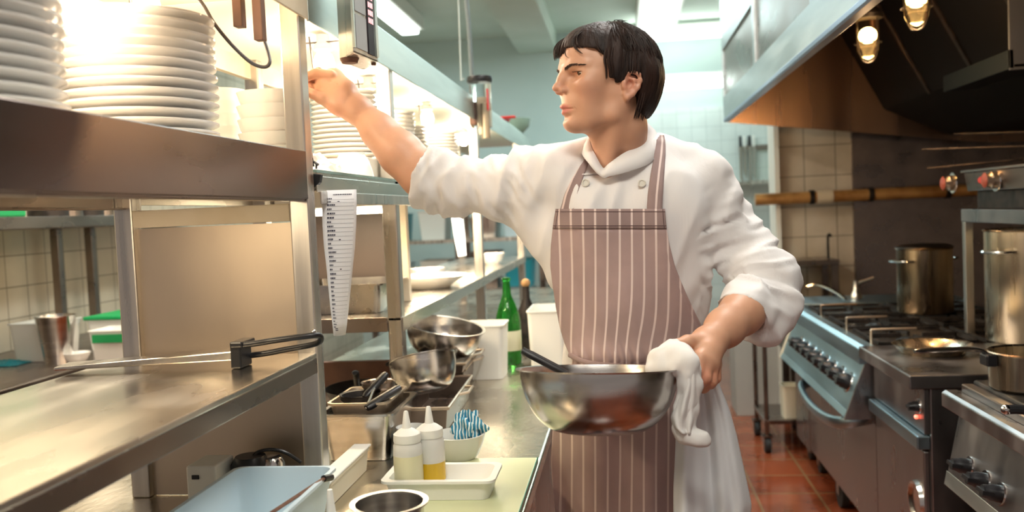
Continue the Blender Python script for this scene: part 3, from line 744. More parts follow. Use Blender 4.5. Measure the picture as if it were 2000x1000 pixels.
lk(mc, tc.outputs['Object'], wv.inputs[0]); rp = nd(mc, 'ShaderNodeValToRGB'); rp.color_ramp.elements[0].color = (.02, .22, .38, 1); rp.color_ramp.elements[1].color = (.75, .85, .85, 1); rp.color_ramp.elements[0].position = .55; rp.color_ramp.elements[1].position = .75
lk(mc, wv.outputs[0], rp.inputs[0]); lk(mc, rp.outputs[0], b_.inputs[0])
o = cloth_ball((-.357, 1.93, .978), .032).build('dish_cloth', mc); tag(o, 'crumpled blue and white cloth stuffed in the small grey bowl', 'cloth')

# white tray holding the two squeeze bottles
t = tub('plastic_tray', 'white plastic tray holding the two squeeze bottles', 'tray', -.468, -.262, 1.628, 1.742, TOPZ+.0135, .040, M['white_pl'], .008, .014, .007)
t = tub('plastic_box', 'white plastic box standing between the near post and the squeeze bottles', 'box', -.606, -.573, 1.62, 1.90, TOPZ+.001, .048, M['cream_pl'], .004, .003, .002)
MB().box(-.609, -.570, 1.617, 1.903, TOPZ+.049, TOPZ+.054).build('lid', M['white_pl'], t, bevel=.002)
def squeeze(x, y, label, fill, fc):
    t = thing('squeeze_bottle', label, 'bottle', (x, y, TOPZ+.028), 0, 'squeeze bottles in the white tray')
    z = TOPZ+.028; R = .028; H = .098
    MB().lathe([(0, 0), (R*.9, 0), (R, .006), (R, H*.72), (R*.98, H*.86), (R*.8, H*.95), (R*.8, H), (0, H)], (x, y, z), 32).build('bottle_body', mat('frosted_plastic', (.86, .86, .82), .35, Transmission_Weight=.25) if 'frosted_plastic' not in bpy.data.materials else bpy.data.materials['frosted_plastic'], t)
    MB().lathe([(R*1.006, .006), (R*1.012, fill), (R*.9, fill), (R*.9, .006)], (x, y, z), 32).build('liquid', fc, t)
    MB().lathe([(R*.92, 0), (R*.95, .003), (R*.93, .016), (R*.55, .024), (R*.32, .027), (.0045, .058), (.003, .060), (0, .060)], (x, y, z+H-.008), 28).build('nozzle_cap', M['white_pl'], t)
squeeze(-.428, 1.668, 'squeeze bottle with pale liquid, the left one in the white tray', .066, mat('pale_liquid', (.68, .66, .44), .3))
squeeze(-.392, 1.706, 'squeeze bottle half filled with yellow oil in the white tray', .042, mat('yellow_oil', (.62, .40, .02), .15))
# clear squeeze bottle tip and steel bowl rim at the bottom edge of the frame
p = aY(644, 955, 1.35)
t = thing('squeeze_bottle', 'squeeze bottle at the bottom edge showing only its white nozzle', 'bottle', (p[0], 1.35, TOPZ+.001))
hh = p[2]-TOPZ-.001
MB().lathe([(0, 0), (.022, 0), (.024, .005), (.024, hh-.060), (.019, hh-.05), (0, hh-.05)], (p[0], 1.35, TOPZ+.001), 28).build('bottle_body', M['white_pl'], t)
MB().lathe([(.020, 0), (.018, .010), (.008, .014), (.004, .052), (0, .053)], (p[0], 1.35, TOPZ+.001+hh-.053), 24).build('nozzle_cap', M['white_pl'], t)
p = aY(757, 985, 1.36)
steel_bowl((p[0], 1.37, TOPZ+.001), .055, .095, 'steel bowl cut off by the bottom edge in front of the white tray', (0, 0, 0), 'steel bowls beside the pass')

# glass chopping board
z = TOPZ+.001
o = MB().box(-.46, -.205, 1.48, 1.925, z, z+.012).build('chopping_board', mat('glass_board_top', (.62, .66, .42), .25), bevel=.002)
tag(o, 'pale glass chopping board with a green edge at the front of the worktop', 'board')
t = o
e = MB().box(-.205, -.2035, 1.48, 1.925, z, z+.012).build('green_edge', mat('green_glass_edge', (.02, .22, .14), .2), o, local=False)
# white tubs and green bottle at the far end
t = tub('storage_tub', 'frosted white tub at the end of the roasting pans, left of the green bottle', 'tub', -.545, -.405, 2.90, 3.06, TOPZ+.001, .180, M['white_pl'], .008, .003, .003)
t = tub('storage_tub', 'tall white tub behind the chef right of the green bottle', 'tub', -.345, -.215, 3.10, 3.35, TOPZ+.001, .200, M['white_pl'], .006, .003, .003)
t = thing('wine_bottle', 'green glass wine bottle standing on the worktop', 'bottle', (-.428, 3.22, TOPZ))
MB().lathe([(0, .004), (.042, 0), (.046, .006), (.046, .15), (.043, .175), (.030, .215), (.016, .25), (.013, .30), (.016, .302), (.016, .312), (.010, .314), (0, .314)], (-.428, 3.22, TOPZ+.001), 32).build('bottle_glass', M['green_glass'], t)
MB().lathe([(.0463, .05), (.0466, .052), (.0466, .12), (.0463, .122)], (-.428, 3.22, TOPZ+.001), 32).build('paper_label', mat('bottle_label', (.50, .50, .38), .6), t)
t = thing('wine_bottle', 'dark bottle with a pale label behind the green bottle', 'bottle', (-.385, 3.47, TOPZ))
MB().lathe([(0, 0), (.036, 0), (.036, .16), (.014, .21), (.013, .26), (0, .26)], (-.385, 3.47, TOPZ+.001), 28).build('bottle_glass', M['iron'], t)
MB().sphere((-.385, 3.47, TOPZ+.272), .018, 16).build('cork_stopper', mat('cork', (.45, .25, .10), .7), t)
# steel pan on the middle shelf behind the order list
t = tub('food_container', 'steel food container on the middle shelf behind the order list', 'container', -.98, -.70, 2.5, 2.8, 1.178, .085, M['steel_flat'], .008, .002, .010)

# ================================================================ LEFT BACKGROUND
t = thing('worktop', 'steel worktop along the left tiled wall', 'worktop', (-2.55, 3.2, 0))
MB().box(-2.895, -2.22, 1.2, 6.0, .865, .90).build('top', M['steel_dark'], t, bevel=.005)
MB().box(-2.24, -2.22, 1.2, 6.0, .80, .864).build('front_lip', M['steel_dark'], t)
MB().box(-2.88, -2.28, 1.3, 5.9, .1, .80).build('cabinet_body', M['steel_dark'], t)
for y in (1.4, 5.8): MB().box(-2.34, -2.30, y, y+.04, 0, .1).build('leg', M['steel_dark'], t)
t = thing('storage_shelving', 'dark steel shelf on posts above the left worktop', 'shelving', (-2.6, 3.4, .9))
MB().box(-2.88, -2.35, 2.0, 5.6, 1.470, 1.52).build('shelf', M['steel_dark'], t, bevel=.003)
for px in (116, 182):
    p = aX(px, 560, -2.75)
    MB().box(-2.77, -2.73, p[1]-.02, p[1]+.02, .90, 1.47).build('post', M['steel_dark'], t, bevel=.003)
p = aX(20, 430, -2.4)
o = MB().box(-2.72, -2.42, p[1]-.25, p[1]+.13, 1.521, 1.62).build('crate', M['green_pl'], bevel=.008); tag(o, 'dark green crate on the shelf at the left edge', 'crate')
# blurred pots on that shelf
for i, (px, r, h) in enumerate(((95, .085, .13), (132, .07, .10), (168, .08, .12), (203, .06, .09))):
    p = aX(px, 430, -2.52)
    o = MB().lathe([(0, 0), (r, 0), (r, h), (r+.006, h), (r-.004, h), (r-.004, .006), (0, .006)], (-2.52, p[1], 1.521), 24).build('saucepan', M['iron' if i % 2 == 0 else 'steel_dark']); tag(o, ['first dark pot right of the green crate', 'second dull steel pot right of the green crate', 'third dark pot right of the green crate', 'smallest steel pot on the left shelf, by the near side post'][i], 'pot', 'pots on the left shelf')
def at_left(px, py, X=-2.45): return aX(px, py, X)
p = aZ(68, 706, .9)
t = tub('storage_tub', 'frosted white tub on the left worktop beside the steel beaker', 'tub', p[0]-.10, p[0]+.10, p[1]-.02, p[1]+.2, .901, .165, M['white_pl'], .012, .003, .006)
p = aZ(106, 712, .9)
o = MB().lathe([(0, .003), (.045, .003), (.047, 0), (.05, 0), (.078, .20), (.082, .205), (.075, .205), (.047, .008), (0, .008)], (p[0]+.02, p[1]+.0, .901), 32).build('beaker', M['steel_bowl']); tag(o, 'tapered steel beaker on the left worktop', 'beaker')
p = aZ(158, 700, .9)
bx0, by0 = p[0]+.13, p[1]+.12
t = tub('storage_tub', 'larger white box with a green lid on the left worktop', 'box', bx0-.17, bx0+.10, by0, by0+.28, .901, .15, M['white_pl'], .008, .003, .004)
MB().box(bx0-.18, bx0+.11, by0-.01, by0+.29, 1.052, 1.068).build('lid', M['green_pl'], t, bevel=.003)
MB().tube([(bx0-.02, by0+.05, 1.072), (bx0+.07, by0+.05, 1.10), (bx0+.10, by0+.06, 1.13)], .012, 10).build('lid_handle', M['black'], t)
t2_ = tub('storage_tub', 'small white box with a green label in front of the lidded box', 'box', bx0-.02, bx0+.16, by0-.23, by0-.06, .901, .13, M['white_pl'], .008, .003, .004)
MB().box(bx0+.0, bx0+.15, by0-.235, by0-.231, .98, 1.015).build('green_label', M['green_pl'], t2_)
o = bowl_mesh(.055, .045, .03, 'bowl', M['china']); p = aZ(152, 706, .9); o.location = (p[0]+.03, p[1]-.05, .901); tag(o, 'small white bowl between the beaker and the white boxes', 'bowl')
p = aZ(12, 712, .9)
o = crumple('gloves', 'blue cloth lying on the left worktop at the frame edge', 'cloth', p[0], p[1], .901, .16, .12, .02, M['teal_pl'], 9)
# far rack behind the pass, seen through the shelves
t = thing('storage_rack', 'tall steel rack at the far left end, seen below the raised arm', 'rack', (-1.35, 8.2, 0))
for x in (-2.3, -1.5, -.75):
    for y in (7.9, 8.4): MB().box(x, x+.05, y, y+.05, 0, 2.0).build('post', M['steel_dark'], t)
for z in (.3, .75, 1.2, 1.68): MB().box(-2.3, -.7, 7.9, 8.45, z, z+.03).build('shelf', M['steel'], t)
rr_ = random.Random(11); cols = ['blue_pl', 'white_pl', 'steel_dark', 'teal_pl', 'white_pl', 'steel']
cn = 0
for zi, z in enumerate((.78, 1.23)):
    for k, x in enumerate((-2.1, -1.72, -1.25, -.95)):
        h = rr_.uniform(.16, .34); c = cols[(k+zi*3) % 6]
        tub('storage_tub', '%s on the %s shelf of the far rack, %s from the left' % ({'blue_pl': 'pale blue bin', 'white_pl': 'white bin', 'steel_dark': 'dark metal bin', 'teal_pl': 'teal bin', 'steel': 'steel bin'}[c], ['lower', 'upper'][zi], ['first', 'second', 'third', 'fourth'][k]), 'bin', x-.13, x+.13, 8.0, 8.35, z+.001, h, M[c], .02, .004, .008, group='bins on the far rack')
t = thing('fridge', 'tall pale steel fridge against the far wall left of the rack', 'fridge', (-.5, 8.9, 0))
MB().box(-.62, .1, 8.6, 9.3, .08, 1.75).build('body', M['aqua_steel'], t, bevel=.01)
MB().box(-.60, .08, 8.58, 8.6, .12, 1.72).build('door', M['aqua_steel'], t, bevel=.005)
MB().tube([(-.55, 8.55, .8), (-.55, 8.55, 1.3)], .012, 10).build('handle', M['steel_dark'], t)
for x in (-.58, .04): MB().tube([(x, 8.7, 0), (x, 8.7, .085)], .02, 8).build('foot', M['rubber'], t)
# ================================================================ COOKING RANGE (right)
def knob(t, c, d, r=.02, L=.035, mt=None, bezel=True):
    """round control knob at c pointing along d"""
    d = Vector(d).normalized(); q = Vector((0, 0, 1)).rotation_difference(d).to_matrix().to_4x4(); T = Matrix.Translation(c) @ q
    m = MB().lathe([(0, 0), (r, 0), (r*.95, L*.55), (r*.80, L*.7), (r*.72, L), (0, L)], (0, 0, 0), 20, M=T)
    m.box(-r*.22, r*.22, -r*1.0, r*1.0, L*.5, L*1.12, M=T)
    k = m.build('control_knob', mt or M['black'], t)
    if bezel: MB().lathe([(r*1.0, 0), (r*1.35, 0), (r*1.3, .004), (r*1.0, .004)], (0, 0, 0), 24, M=T).build('knob_ring', M['steel_polish'], k)
    return k
def caster(t, x, y, z=.12, r=.05):
    MB().tube([(x-.016, y, r), (x+.016, y, r)], r, 24).build('caster_wheel', M['rubber'], t)
    MB().box(x-.022, x-.018, y-.025, y+.025, r-.01, z).box(x+.018, x+.022, y-.025, y+.025, r-.01, z).box(x-.03, x+.03, y-.03, y+.03, z-.006, z).build('caster_fork', M['steel_dark'], t)

# --- nearest unit: sloping panel, solid top with raised burner
t = thing('cooking_range', 'nearest range unit with a sloping steel control panel and three black knobs', 'cooker', (1.3, 1.7, 0))
Y0, Y1 = .9, 2.60
MB().prism([(.95, .12), (1.75, .12), (1.75, .885), (.95, .885)], Y0, Y1, 'y').build('body', M['steel_range'], t, bevel=.004)
MB().prism([(.90, .862), (1.75, .862), (1.75, .90), (.89, .90)], Y0, Y1, 'y').build('top_plate', M['steel_range'], t, bevel=.003)
m = MB().prism([(.862, .858), (.905, .855), (.905, .903), (.872, .903), (.862, .896)], Y0, Y1, 'y'); m.build('front_bar', M['steel_range'], t, bevel=.003)
# panel sloping out towards the aisle at the bottom
MB().prism([(.905, .858), (.952, .858), (.952, .672), (.872, .672), (.868, .680)], Y0, Y1-.02, 'y').build('control_panel', M['steel_range'], t, bevel=.002)
MB().prism([(.868, .680), (.872, .672), (.952, .672), (.97, .64), (.86, .64)], Y0, Y1-.01, 'y').build('panel_base', M['hood_face'], t, bevel=.002)
MB().prism([(.90, .30), (.93, .30), (.93, .63), (.90, .63)], Y0+.1, Y1-.15, 'y').build('oven_door', M['steel_dark'], t, bevel=.003)
m = MB().tube(smooth_pts([(.90, 1.2, .60), (.84, 1.25, .56), (.825, 1.7, .54), (.84, 2.2, .56), (.90, 2.28, .60)], 5), .011, 10); m.build('door_handle', M['steel'], t)
pn = Vector((-.18, 0, .035)).normalized(); pn = Vector((-.178, 0, -.037*-1)).normalized()
# outward normal of the panel face (from (.905,.858) to (.868,.680))
e = Vector((.037, 0, .178)).normalized(); pn = Vector((-e.z, 0, e.x))
for (px, py) in ((1893, 912), (1925, 940), (1955, 965)):
    # where the line of sight meets the panel plane
    d = ray(px, py); P = np.array([.905, 0, .858]); n_ = np.array([pn.x, 0, pn.z]); s = ((P-CAM)@n_)/(d@n_); c = CAM+d*s
    knob(t, tuple(c), pn, .021, .045)
for x in (1.05, 1.65):
    for y in (1.1, 2.45): caster(t, x, y)
# raised burner housing on it
MB().box(.935, 1.70, 1.55, 2.57, .9005, .935).build('solid_top', M['iron'], t, bevel=.006)
MB().box(.905, .935, 1.55, 2.57, .9005, .925).build('top_edge', M['steel_dark'], t, bevel=.003)

# --- griddle block
t = thing('griddle_unit', 'square steel flat top unit with a round door handle, second from the camera', 'cooker', (1.25, 3.1, 0))
G0, G1 = 2.80, 3.385
MB().box(.90, 1.74, G0+.012, G1-.004, .12, .862).build('body', M['steel_range'], t, bevel=.004)
MB().box(.838, 1.74, G0, G1, .862, .905).build('top_plate', M['steel_range'], t, bevel=.004)
MB().box(.884, .90, G0+.02, G1-.02, .72, .858).build('control_panel', M['steel_range'], t, bevel=.002)
MB().box(.862, .90, G0+.02, G1-.02, .672, .715).build('drip_shelf', M['steel_blue_reflect'], t, bevel=.004)
MB().box(.884, .90, G0+.03, G1-.03, .15, .665).build('door', M['steel_range'], t, bevel=.004)
k = knob(t, (.884, G0+.07, .795), (-1, 0, 0), .018, .03)
MB().sphere((.878, G0+.075, .762), .007, 12).build('red_lamp', emit('red_pilot', (1, .08, .03), 2), t)
T = Matrix.Translation((.884, G0+.10, .49)) @ Matrix.Rotation(-PI/2, 4, 'Y')
MB().lathe([(0, .004), (.045, .004), (.055, .012), (.062, .012), (.066, 0)], (0, 0, 0), 36, M=T).build('round_handle', M['steel_polish'], t)
for x in (1.0, 1.65):
    for y in (G0+.08, G1-.08): caster(t, x, y)

# --- six burner range
t = thing('cooking_range', 'six burner gas range with a blue reflection tinted into its knob panel, beyond the flat top unit', 'cooker', (1.3, 4.1, 0))
R0, R1 = 3.395, 4.78
MB().box(.93, 1.74, R0, R1, .14, .80).build('body', M['steel_range'], t, bevel=.004)
MB().box(.90, 1.74, R0, R1, .80, .872).build('hob_tray', M['steel_dark'], t, bevel=.003)
MB().prism([(.842, .835), (.90, .835), (.90, .902), (.862, .902), (.842, .890)], R0, R1, 'y').build('front_bar', M['steel_blue_reflect'], t, bevel=.003)
MB().prism([(.868, .835), (.93, .835), (.93, .66), (.80, .66)], R0+.012, R1-.012, 'y').build('control_panel', M['steel_blue_reflect'], t, bevel=.002)
MB().prism([(.80, .66), (.93, .66), (.93, .635), (.785, .635)], R0+.012, R1-.012, 'y').build('panel_base', M['steel_blue_reflect'], t, bevel=.002)
MB().prism([(.862, .84), (.932, .84), (.932, .63), (.782, .63)], R0, R0+.011, 'y').build('panel_end', M['steel_range'], t, bevel=.001)
MB().prism([(.862, .84), (.932, .84), (.932, .63), (.782, .63)], R1-.011, R1, 'y').build('panel_end', M['paint'], t, bevel=.001)
e = Vector((.068, 0, .175)).normalized(); pn = Vector((-e.z, 0, e.x))
for k in range(8):
    y = R0+.13+k*.135
    knob(t, (.833, y, .745), pn, .031, .048)
MB().box(.905, .93, R0+.04, R1-.3, .18, .62).build('oven_door', M['steel_range'], t, bevel=.004)
pts = smooth_pts([(.905, R0+.10, .615), (.80, R0+.12, .59), (.775, R0+.35, .565), (.775, R0+.65, .565), (.80, R0+.86, .59), (.905, R0+.88, .615)], 5)
MB().tube(pts, .016, 10, flat=1.6).build('door_handle', M['steel_blue_reflect'], t)
caster(t, .975, 4.30, .14, .07); caster(t, .975, 3.5, .14, .07); caster(t, 1.65, 4.6, .14, .07); caster(t, 1.65, 3.5, .14, .07)
for i in range(3):
    for j in range(2):
        x = 1.10+j*.38; y = R0+.24+i*.44
        s = MB()
        z = .908
        for a in (-.17, .17): s.box(x+a-.006, x+a+.006, y-.19, y+.19, z-.012, z); s.box(x-.17, x+.17, y+a-.006+(.02 if a > 0 else -.02), y+a+.006+(.02 if a > 0 else -.02), z-.012, z)
        for a in range(4):
            T = Matrix.Translation((x, y, 0)) @ Matrix.Rotation(a*PI/2+.0, 4, 'Z')
            s.box(.04, .17, -.006, .006, z-.012, z+.004, M=T)
            s.box(.158, .17, -.006, .006, .872, z, M=T)
        s.build('pan_grate', M['iron'], t)
        MB().lathe([(0, 0), (.055, 0), (.06, .01), (.04, .018), (.035, .024), (0, .024)], (x, y, .8725), 24).build('burner', M['iron'], t)
# raised guard wires at the front of the hob
for k, y in enumerate((R0+.05, R0+.42, R0+.9)):
    MB().tube(smooth_pts([(.90, y, .90), (.90, y, .948), (.915, y, .955), (1.06, y, .955)], 3), .005, 8).build('guard_wire', M['steel_panel'], t)

# --- unit beyond
t = thing('griddle_unit', 'far range unit with small red and black knobs, beyond the gas range', 'cooker', (1.3, 5.1, 0))
MB().box(.93, 1.74, 4.79, 5.16, .12, .86).build('body', M['steel_range'], t, bevel=.004)
MB().box(.845, 1.74, 4.79, 5.16, .862, .905).build('top_plate', M['steel_blue_reflect'], t, bevel=.004)
MB().prism([(.868, .861), (.93, .861), (.93, .66), (.82, .66)], 4.80, 5.15, 'y').build('control_panel', M['steel_dark'], t, bevel=.002)
for y, c in ((4.86, 'black'), (4.96, 'red'), (5.06, 'black')):
    knob(t, (.845, y, .76), Vector((-.96, 0, .2)), .022, .03, M[c])
for x in (1.0, 1.65):
    for y in (4.85, 5.1): caster(t, x, y)
# trolley at the end
t = thing('trolley', 'small steel trolley on casters standing at the end of the range', 'trolley', (.9, 5.45, 0))
for x in (.78, 1.06):
    for y in (5.25, 5.65):
        MB().tube([(x, y, .10), (x, y, .88)], .013, 10).build('post', M['steel_dark'], t)
        caster(t, x, y, .10, .045)
for z in (.165, .84): MB().box(.765, 1.075, 5.235, 5.665, z, z+.025).build('shelf', M['steel_dark'], t, bevel=.003)
tub('storage_tub', 'cream plastic container standing on the trolley at the end of the range', 'container', .875, .965, 5.26, 5.38, .191, .19, M['cream_pl'], .004, .003, .003)
o = MB().lathe([(0, 0), (.09, 0), (.11, .10), (.114, .10), (.105, .10), (.085, .006), (0, .006)], (.92, 5.45, .866), 28).build('pot', M['copper']); tag(o, 'brown pot on top of the trolley under the elbow', 'pot')

# --- pots
def stockpot(c, r, h, label, mt, handles=True):
    t = thing('stockpot', label, 'pot', c)
    z = c[2]
    MB().lathe([(0, 0), (r*.97, 0), (r, .008), (r, h-.004), (r+.006, h), (r+.003, h+.004), (r-.003, h), (r-.004, .01), (0, .008)], c, 56).build('pot_body', mt, t)
    if handles:
        for a in (PI*1.15, PI*.15):
            u = Vector((math.cos(a), math.sin(a), 0)); v = Vector((-u.y, u.x, 0)); C_ = Vector(c)
            pts = [C_+u*(r-.001)+v*-.055+Vector((0, 0, h*.82)), C_+u*(r+.035)+v*-.045+Vector((0, 0, h*.82)), C_+u*(r+.035)+v*.045+Vector((0, 0, h*.82)), C_+u*(r-.001)+v*.055+Vector((0, 0, h*.82))]
            MB().tube(smooth_pts([tuple(p) for p in pts], 4), .006, 8).build('handle', M['steel_polish'], t)
    return t
M['pot_steel'] = steel('pot_steel', (.58, .50, .38), (.20, .34), 2.5, (10, 10, .8), .02)
M['pot_burnt'] = noisy(mat('burnt_pot_steel', (.4, .3, .18), .28, 1.0), (.10, .07, .05), (.55, .44, .28), 3, (3, 3, .5), (.2, .4))
p = aZ(1822, 614, .912)
stockpot((p[0], p[1]+.10, .913), .118, .29, 'medium stockpot with burnt sides at the back of the gas range', M['pot_burnt'])
MB().lathe([(0, .012), (.10, .008), (.122, 0), (.124, .004), (.10, .014), (0, .020)], (p[0], p[1]+.10, 1.208), 40).build('lid', M['steel_dark'], bpy.data.objects['stockpot'])
stockpot((1.455, 3.41, .906), .158, .40, 'tall steel stockpot under the wall grill', M['pot_steel'])
# saucepan on the near unit
p = aZ(1975, 735, .936)
t = thing('saucepan', 'steel saucepan with a long flat handle on the nearest range unit', 'saucepan', (p[0]+.02, p[1]-.05, .936))
c = (1.035, 2.44, .936)
t.location = c
MB().lathe([(0, 0), (.096, 0), (.102, .006), (.104, .092), (.109, .096), (.104, .099), (.100, .094), (.098, .008), (0, .006)], c, 48).build('pan_body', M['pot_steel'], t)
h0 = aY(1912, 683, 2.44); h1 = aY(1786, 686, 2.40); 
MB().tube(smooth_pts([(c[0]-.10, 2.44, 1.015), tuple(h0), tuple((h0+h1)/2+np.array([0, 0, .002])), tuple(h1)], 5), [.010]*6+[.011]*9+[.008], 12, flat=.55).build('handle', M['steel_polish'], t)
MB().box(c[0]-.125, c[0]-.098, 2.405, 2.455, 1.0, 1.03).build('handle_bracket', M['black'], t, bevel=.004)
# round shallow pan on the griddle, behind that handle
p = aZ(1845, 700, .906)
o = MB().lathe([(0, 0), (.10, 0), (.125, .030), (.129, .032), (.122, .030), (.098, .005), (0, .004)], (p[0], p[1]+.12, .906), 48).build('frying_pan', M['pot_steel']); tag(o, 'shallow round steel pan on the flat top unit behind the long saucepan handle', 'pan')
# black handled pan at the right edge
t = thing('frying_pan', 'pan on the nearest range unit whose black handle enters at the right edge', 'pan', (1.2, 1.92, .936))
c = (1.235, 1.93, .936)
MB().lathe([(0, 0), (.085, 0), (.11, .035), (.113, .036), (.107, .033), (.083, .005), (0, .004)], c, 40).build('pan_body', M['iron'], t)
a = aY(1965, 800, 1.95)
MB().tube([(c[0]-.105, c[1], .968), (a[0]+.02, a[1], a[2]), tuple(a)], .010, 10).build('handle', M['black'], t)
MB().sphere(tuple(a), .011, 12).build('handle_end', M['steel_polish'], t)

# --- wall grill (salamander) on a stand with shelf
t = thing('wall_grill', 'dark wall grill with round knobs and a red oval badge above the tall stockpot', 'grill', (1.6, 3.3, .905))
X0 = 1.30
MB().prism([(X0, 1.452), (1.72, 1.452), (1.72, 1.522), (X0-.012, 1.522)], 2.98, 3.59, 'y').build('grill_body', M['steel_dark'], t, bevel=.004)
MB().box(X0-.02, 1.73, 2.97, 3.60, 1.522, 1.532).build('grill_top', M['steel_dark'], t, bevel=.002)
MB().box(X0-.004, 1.72, 2.974, 2.98, 1.455, 1.522).build('end_panel', M['hood_face'], t, bevel=.001)
for px in (1862, 1946):
    p = aX(px, 360 if px < 1900 else 356, X0-.006)
    mm = knob(t, (X0-.006, p[1], 1.487), (-1, 0, 0), .031, .034, M['steel_panel'])
    MB().lathe([(0, 0), (.027, 0), (.020, .005), (0, .006)], (0, 0, 0), 20, M=Matrix.Translation((X0-.045, p[1], 1.487)) @ Matrix.Rotation(-PI/2, 4, 'Y')).build('knob_cap', mat('red_dial', (.34, .07, .04), .4) if px < 1900 else bpy.data.materials['red_dial'], mm)
p = aX(1916, 359, X0-.008)
T = Matrix.Translation((X0-.008, p[1], 1.49)) @ Matrix.Rotation(-PI/2, 4, 'Y')
MB().lathe([(0, .003), (.8, .003), (1, 0)], (0, 0, 0), 32, M=T @ Matrix.Diagonal((.013, .028, 1, 1)).to_4x4()).build('oval_badge', M['red'], t)
# stand
MB().box(X0+.02, 1.70, 3.05, 3.55, 1.385, 1.452).build('heater_box', M['iron'], t, bevel=.003)
MB().box(X0, 1.74, 2.95, 3.66, 1.335, 1.384).build('stand_shelf', M['steel_range'], t, bevel=.003)
for (x, y) in ((X0, 3.62), (X0, 2.99), (1.71, 3.62), (1.71, 2.99)):
    if (x, y) == (X0, 2.99): continue
    MB().box(x, x+.03, y, y+.03, .906, 1.335).build('stand_post', M['steel'], t, bevel=.002)
# pans with long handles on the grill
specs = [((1.56, 3.25), .12, (1802, 292), 'black frying pan on the wall grill, its thin handle pointing left'),
         ((1.54, 3.42), .11, (1812, 329), 'flat black pan on the wall grill with the lowest of the three handles'),
         ((1.58, 3.12), .13, (1864, 262), 'black pan on top of the pans on the wall grill, with the highest handle')]
zz = [1.572, 1.5335, 1.612]
for (c, r, hp, lb), z in zip(specs, zz):
    t = thing('frying_pan', lb, 'pan', (c[0], c[1], z), 0, 'pans on the wall grill')
    MB().lathe([(0, 0), (r*.8, 0), (r, .032), (r+.003, .034), (r-.003, .031), (r*.78, .005), (0, .004)], (c[0], c[1], z), 40).build('pan_body', M['iron'], t)
    b = aY(hp[0], hp[1], 3.75 if z > 1.54 else 3.7)
    d = Vector((b[0]-c[0], b[1]-c[1], 0)).normalized()
    a = Vector((c[0], c[1], z+.026))+d*(r-.003)
    mid = a*.45+Vector(b)*.55
    MB().tube([tuple(a), tuple(mid), tuple(b)], [.007, .008, .006], 8, flat=.6).build('handle', M['iron'], t)
o = MB().lathe([(0, 0), (.08, 0), (.10, .05), (.104, .05), (.096, .048), (.076, .004), (0, .004)], (1.62, 3.14, 1.65), 36).build('saucepan', M['iron']); tag(o, 'black saucepan crowning the pans on the wall grill at the right edge', 'pan')

# --- pipe on the wall
p = aY(1475, 390, 6.0); q = aY(1862, 373, 6.0)
t = thing('gas_pipe', 'yellowish brown pipe running along the range wall above the stoves', 'pipe', ((p[0]+q[0])/2, 6.0, p[2]-.05))
zc = (p[2]+q[2])/2
MB().tube([(p[0], 6.0, zc), (2.9, 6.0, zc)], .038, 20).build('pipe', M['copper'], t)
for px in (1585, 1700, 1850):
    x = aY(px, 380, 6.0)[0]
    MB().tube([(x-.015, 6.0, zc), (x+.015, 6.0, zc)], .046, 20).box(x-.01, x+.01, 5.99, 6.09, zc-.012, zc+.012).build('pipe_clip', M['iron'], t)
x = aY(1610, 385, 6.0)[0]; MB().tube([(x-.05, 6.0, zc), (x+.05, 6.0, zc)], .045, 20).build('coupling', M['paint'], t)
# table with bracket against the tiled wall
p = aY(1500, 512, 5.7); q = aY(1640, 508, 5.7)
t = thing('wall_table', 'dark framed steel table against the tiled wall beyond the range', 'table', ((p[0]+q[0])/2, 5.85, 0))
MB().box(p[0], q[0], 5.70, 6.05, p[2]-.03, p[2]).build('table_top', M['steel_dark'], t, bevel=.003)
for x in (p[0]+.12, q[0]-.04):
    for y in (5.72, 6.0): MB().box(x, x+.035, y, y+.035, 0, p[2]-.03).build('leg', M['steel_dark'], t)
MB().box(p[0]+.1, q[0], 5.72, 6.03, .5, .53).build('lower_shelf', M['steel_dark'], t)
x = aY(1617, 470, 5.85)[0]; zt = aY(1617, 458, 5.85)[2]
o = MB().tube(smooth_pts([(x, 5.85, p[2]+.001), (x, 5.85, zt-.02), (x+.01, 5.85, zt), (x+.02, 5.85, zt-.015)], 3), .008, 8).build('hook', M['iron']); tag(o, 'thin dark upright hook on the far wall table', 'hook')
# tap and small bright fittings behind the hob
t = thing('tap', 'long low swivel tap over the back of the gas range', 'tap', (1.35, 5.3, .906))
pts = [aY(px, py, 4.95) for px, py in ((1575, 560), (1600, 556), (1640, 575), (1665, 600))]
pts.append(np.array([pts[-1][0]+.02, 4.95, .907]))
MB().tube(smooth_pts(pts, 4), .009, 8).build('spout', M['steel_polish'], t)
p = pts[-1]
MB().lathe([(0, 0), (.03, 0), (.03, .02), (.014, .05), (.014, .10), (0, .10)], (p[0], p[1], .906), 16).build('tap_base', M['steel_polish'], t)
MB().tube([(p[0], p[1], .99), (p[0]+.09, p[1]-.02, 1.02)], .008, 8).build('tap_lever', M['steel_polish'], t)

# ================================================================ EXTRACTOR HOOD
t = thing('extractor_hood', 'large steel extractor hood over the cooking range', 'hood', (1.5, 3.6, 1.78))
HX, HY0, HY1 = .66, .35, 5.80
zL, zM, zT = 1.955, 2.11, 2.78
m = MB().box(HX-.004, HX, HY0, HY1, zL+.02, zM+.0)
m.build('front_band', M['hood_face'], t)
MB().prism([(HX-.006, zL+.022), (HX+.03, zL+.022), (HX+.03, zL), (HX-.0, zL), (HX-.006, zL+.006)], HY0, HY1, 'y').build('gutter_lip', mat('gutter_steel', (.42, .48, .62), .3, 1.0), t, bevel=.001)
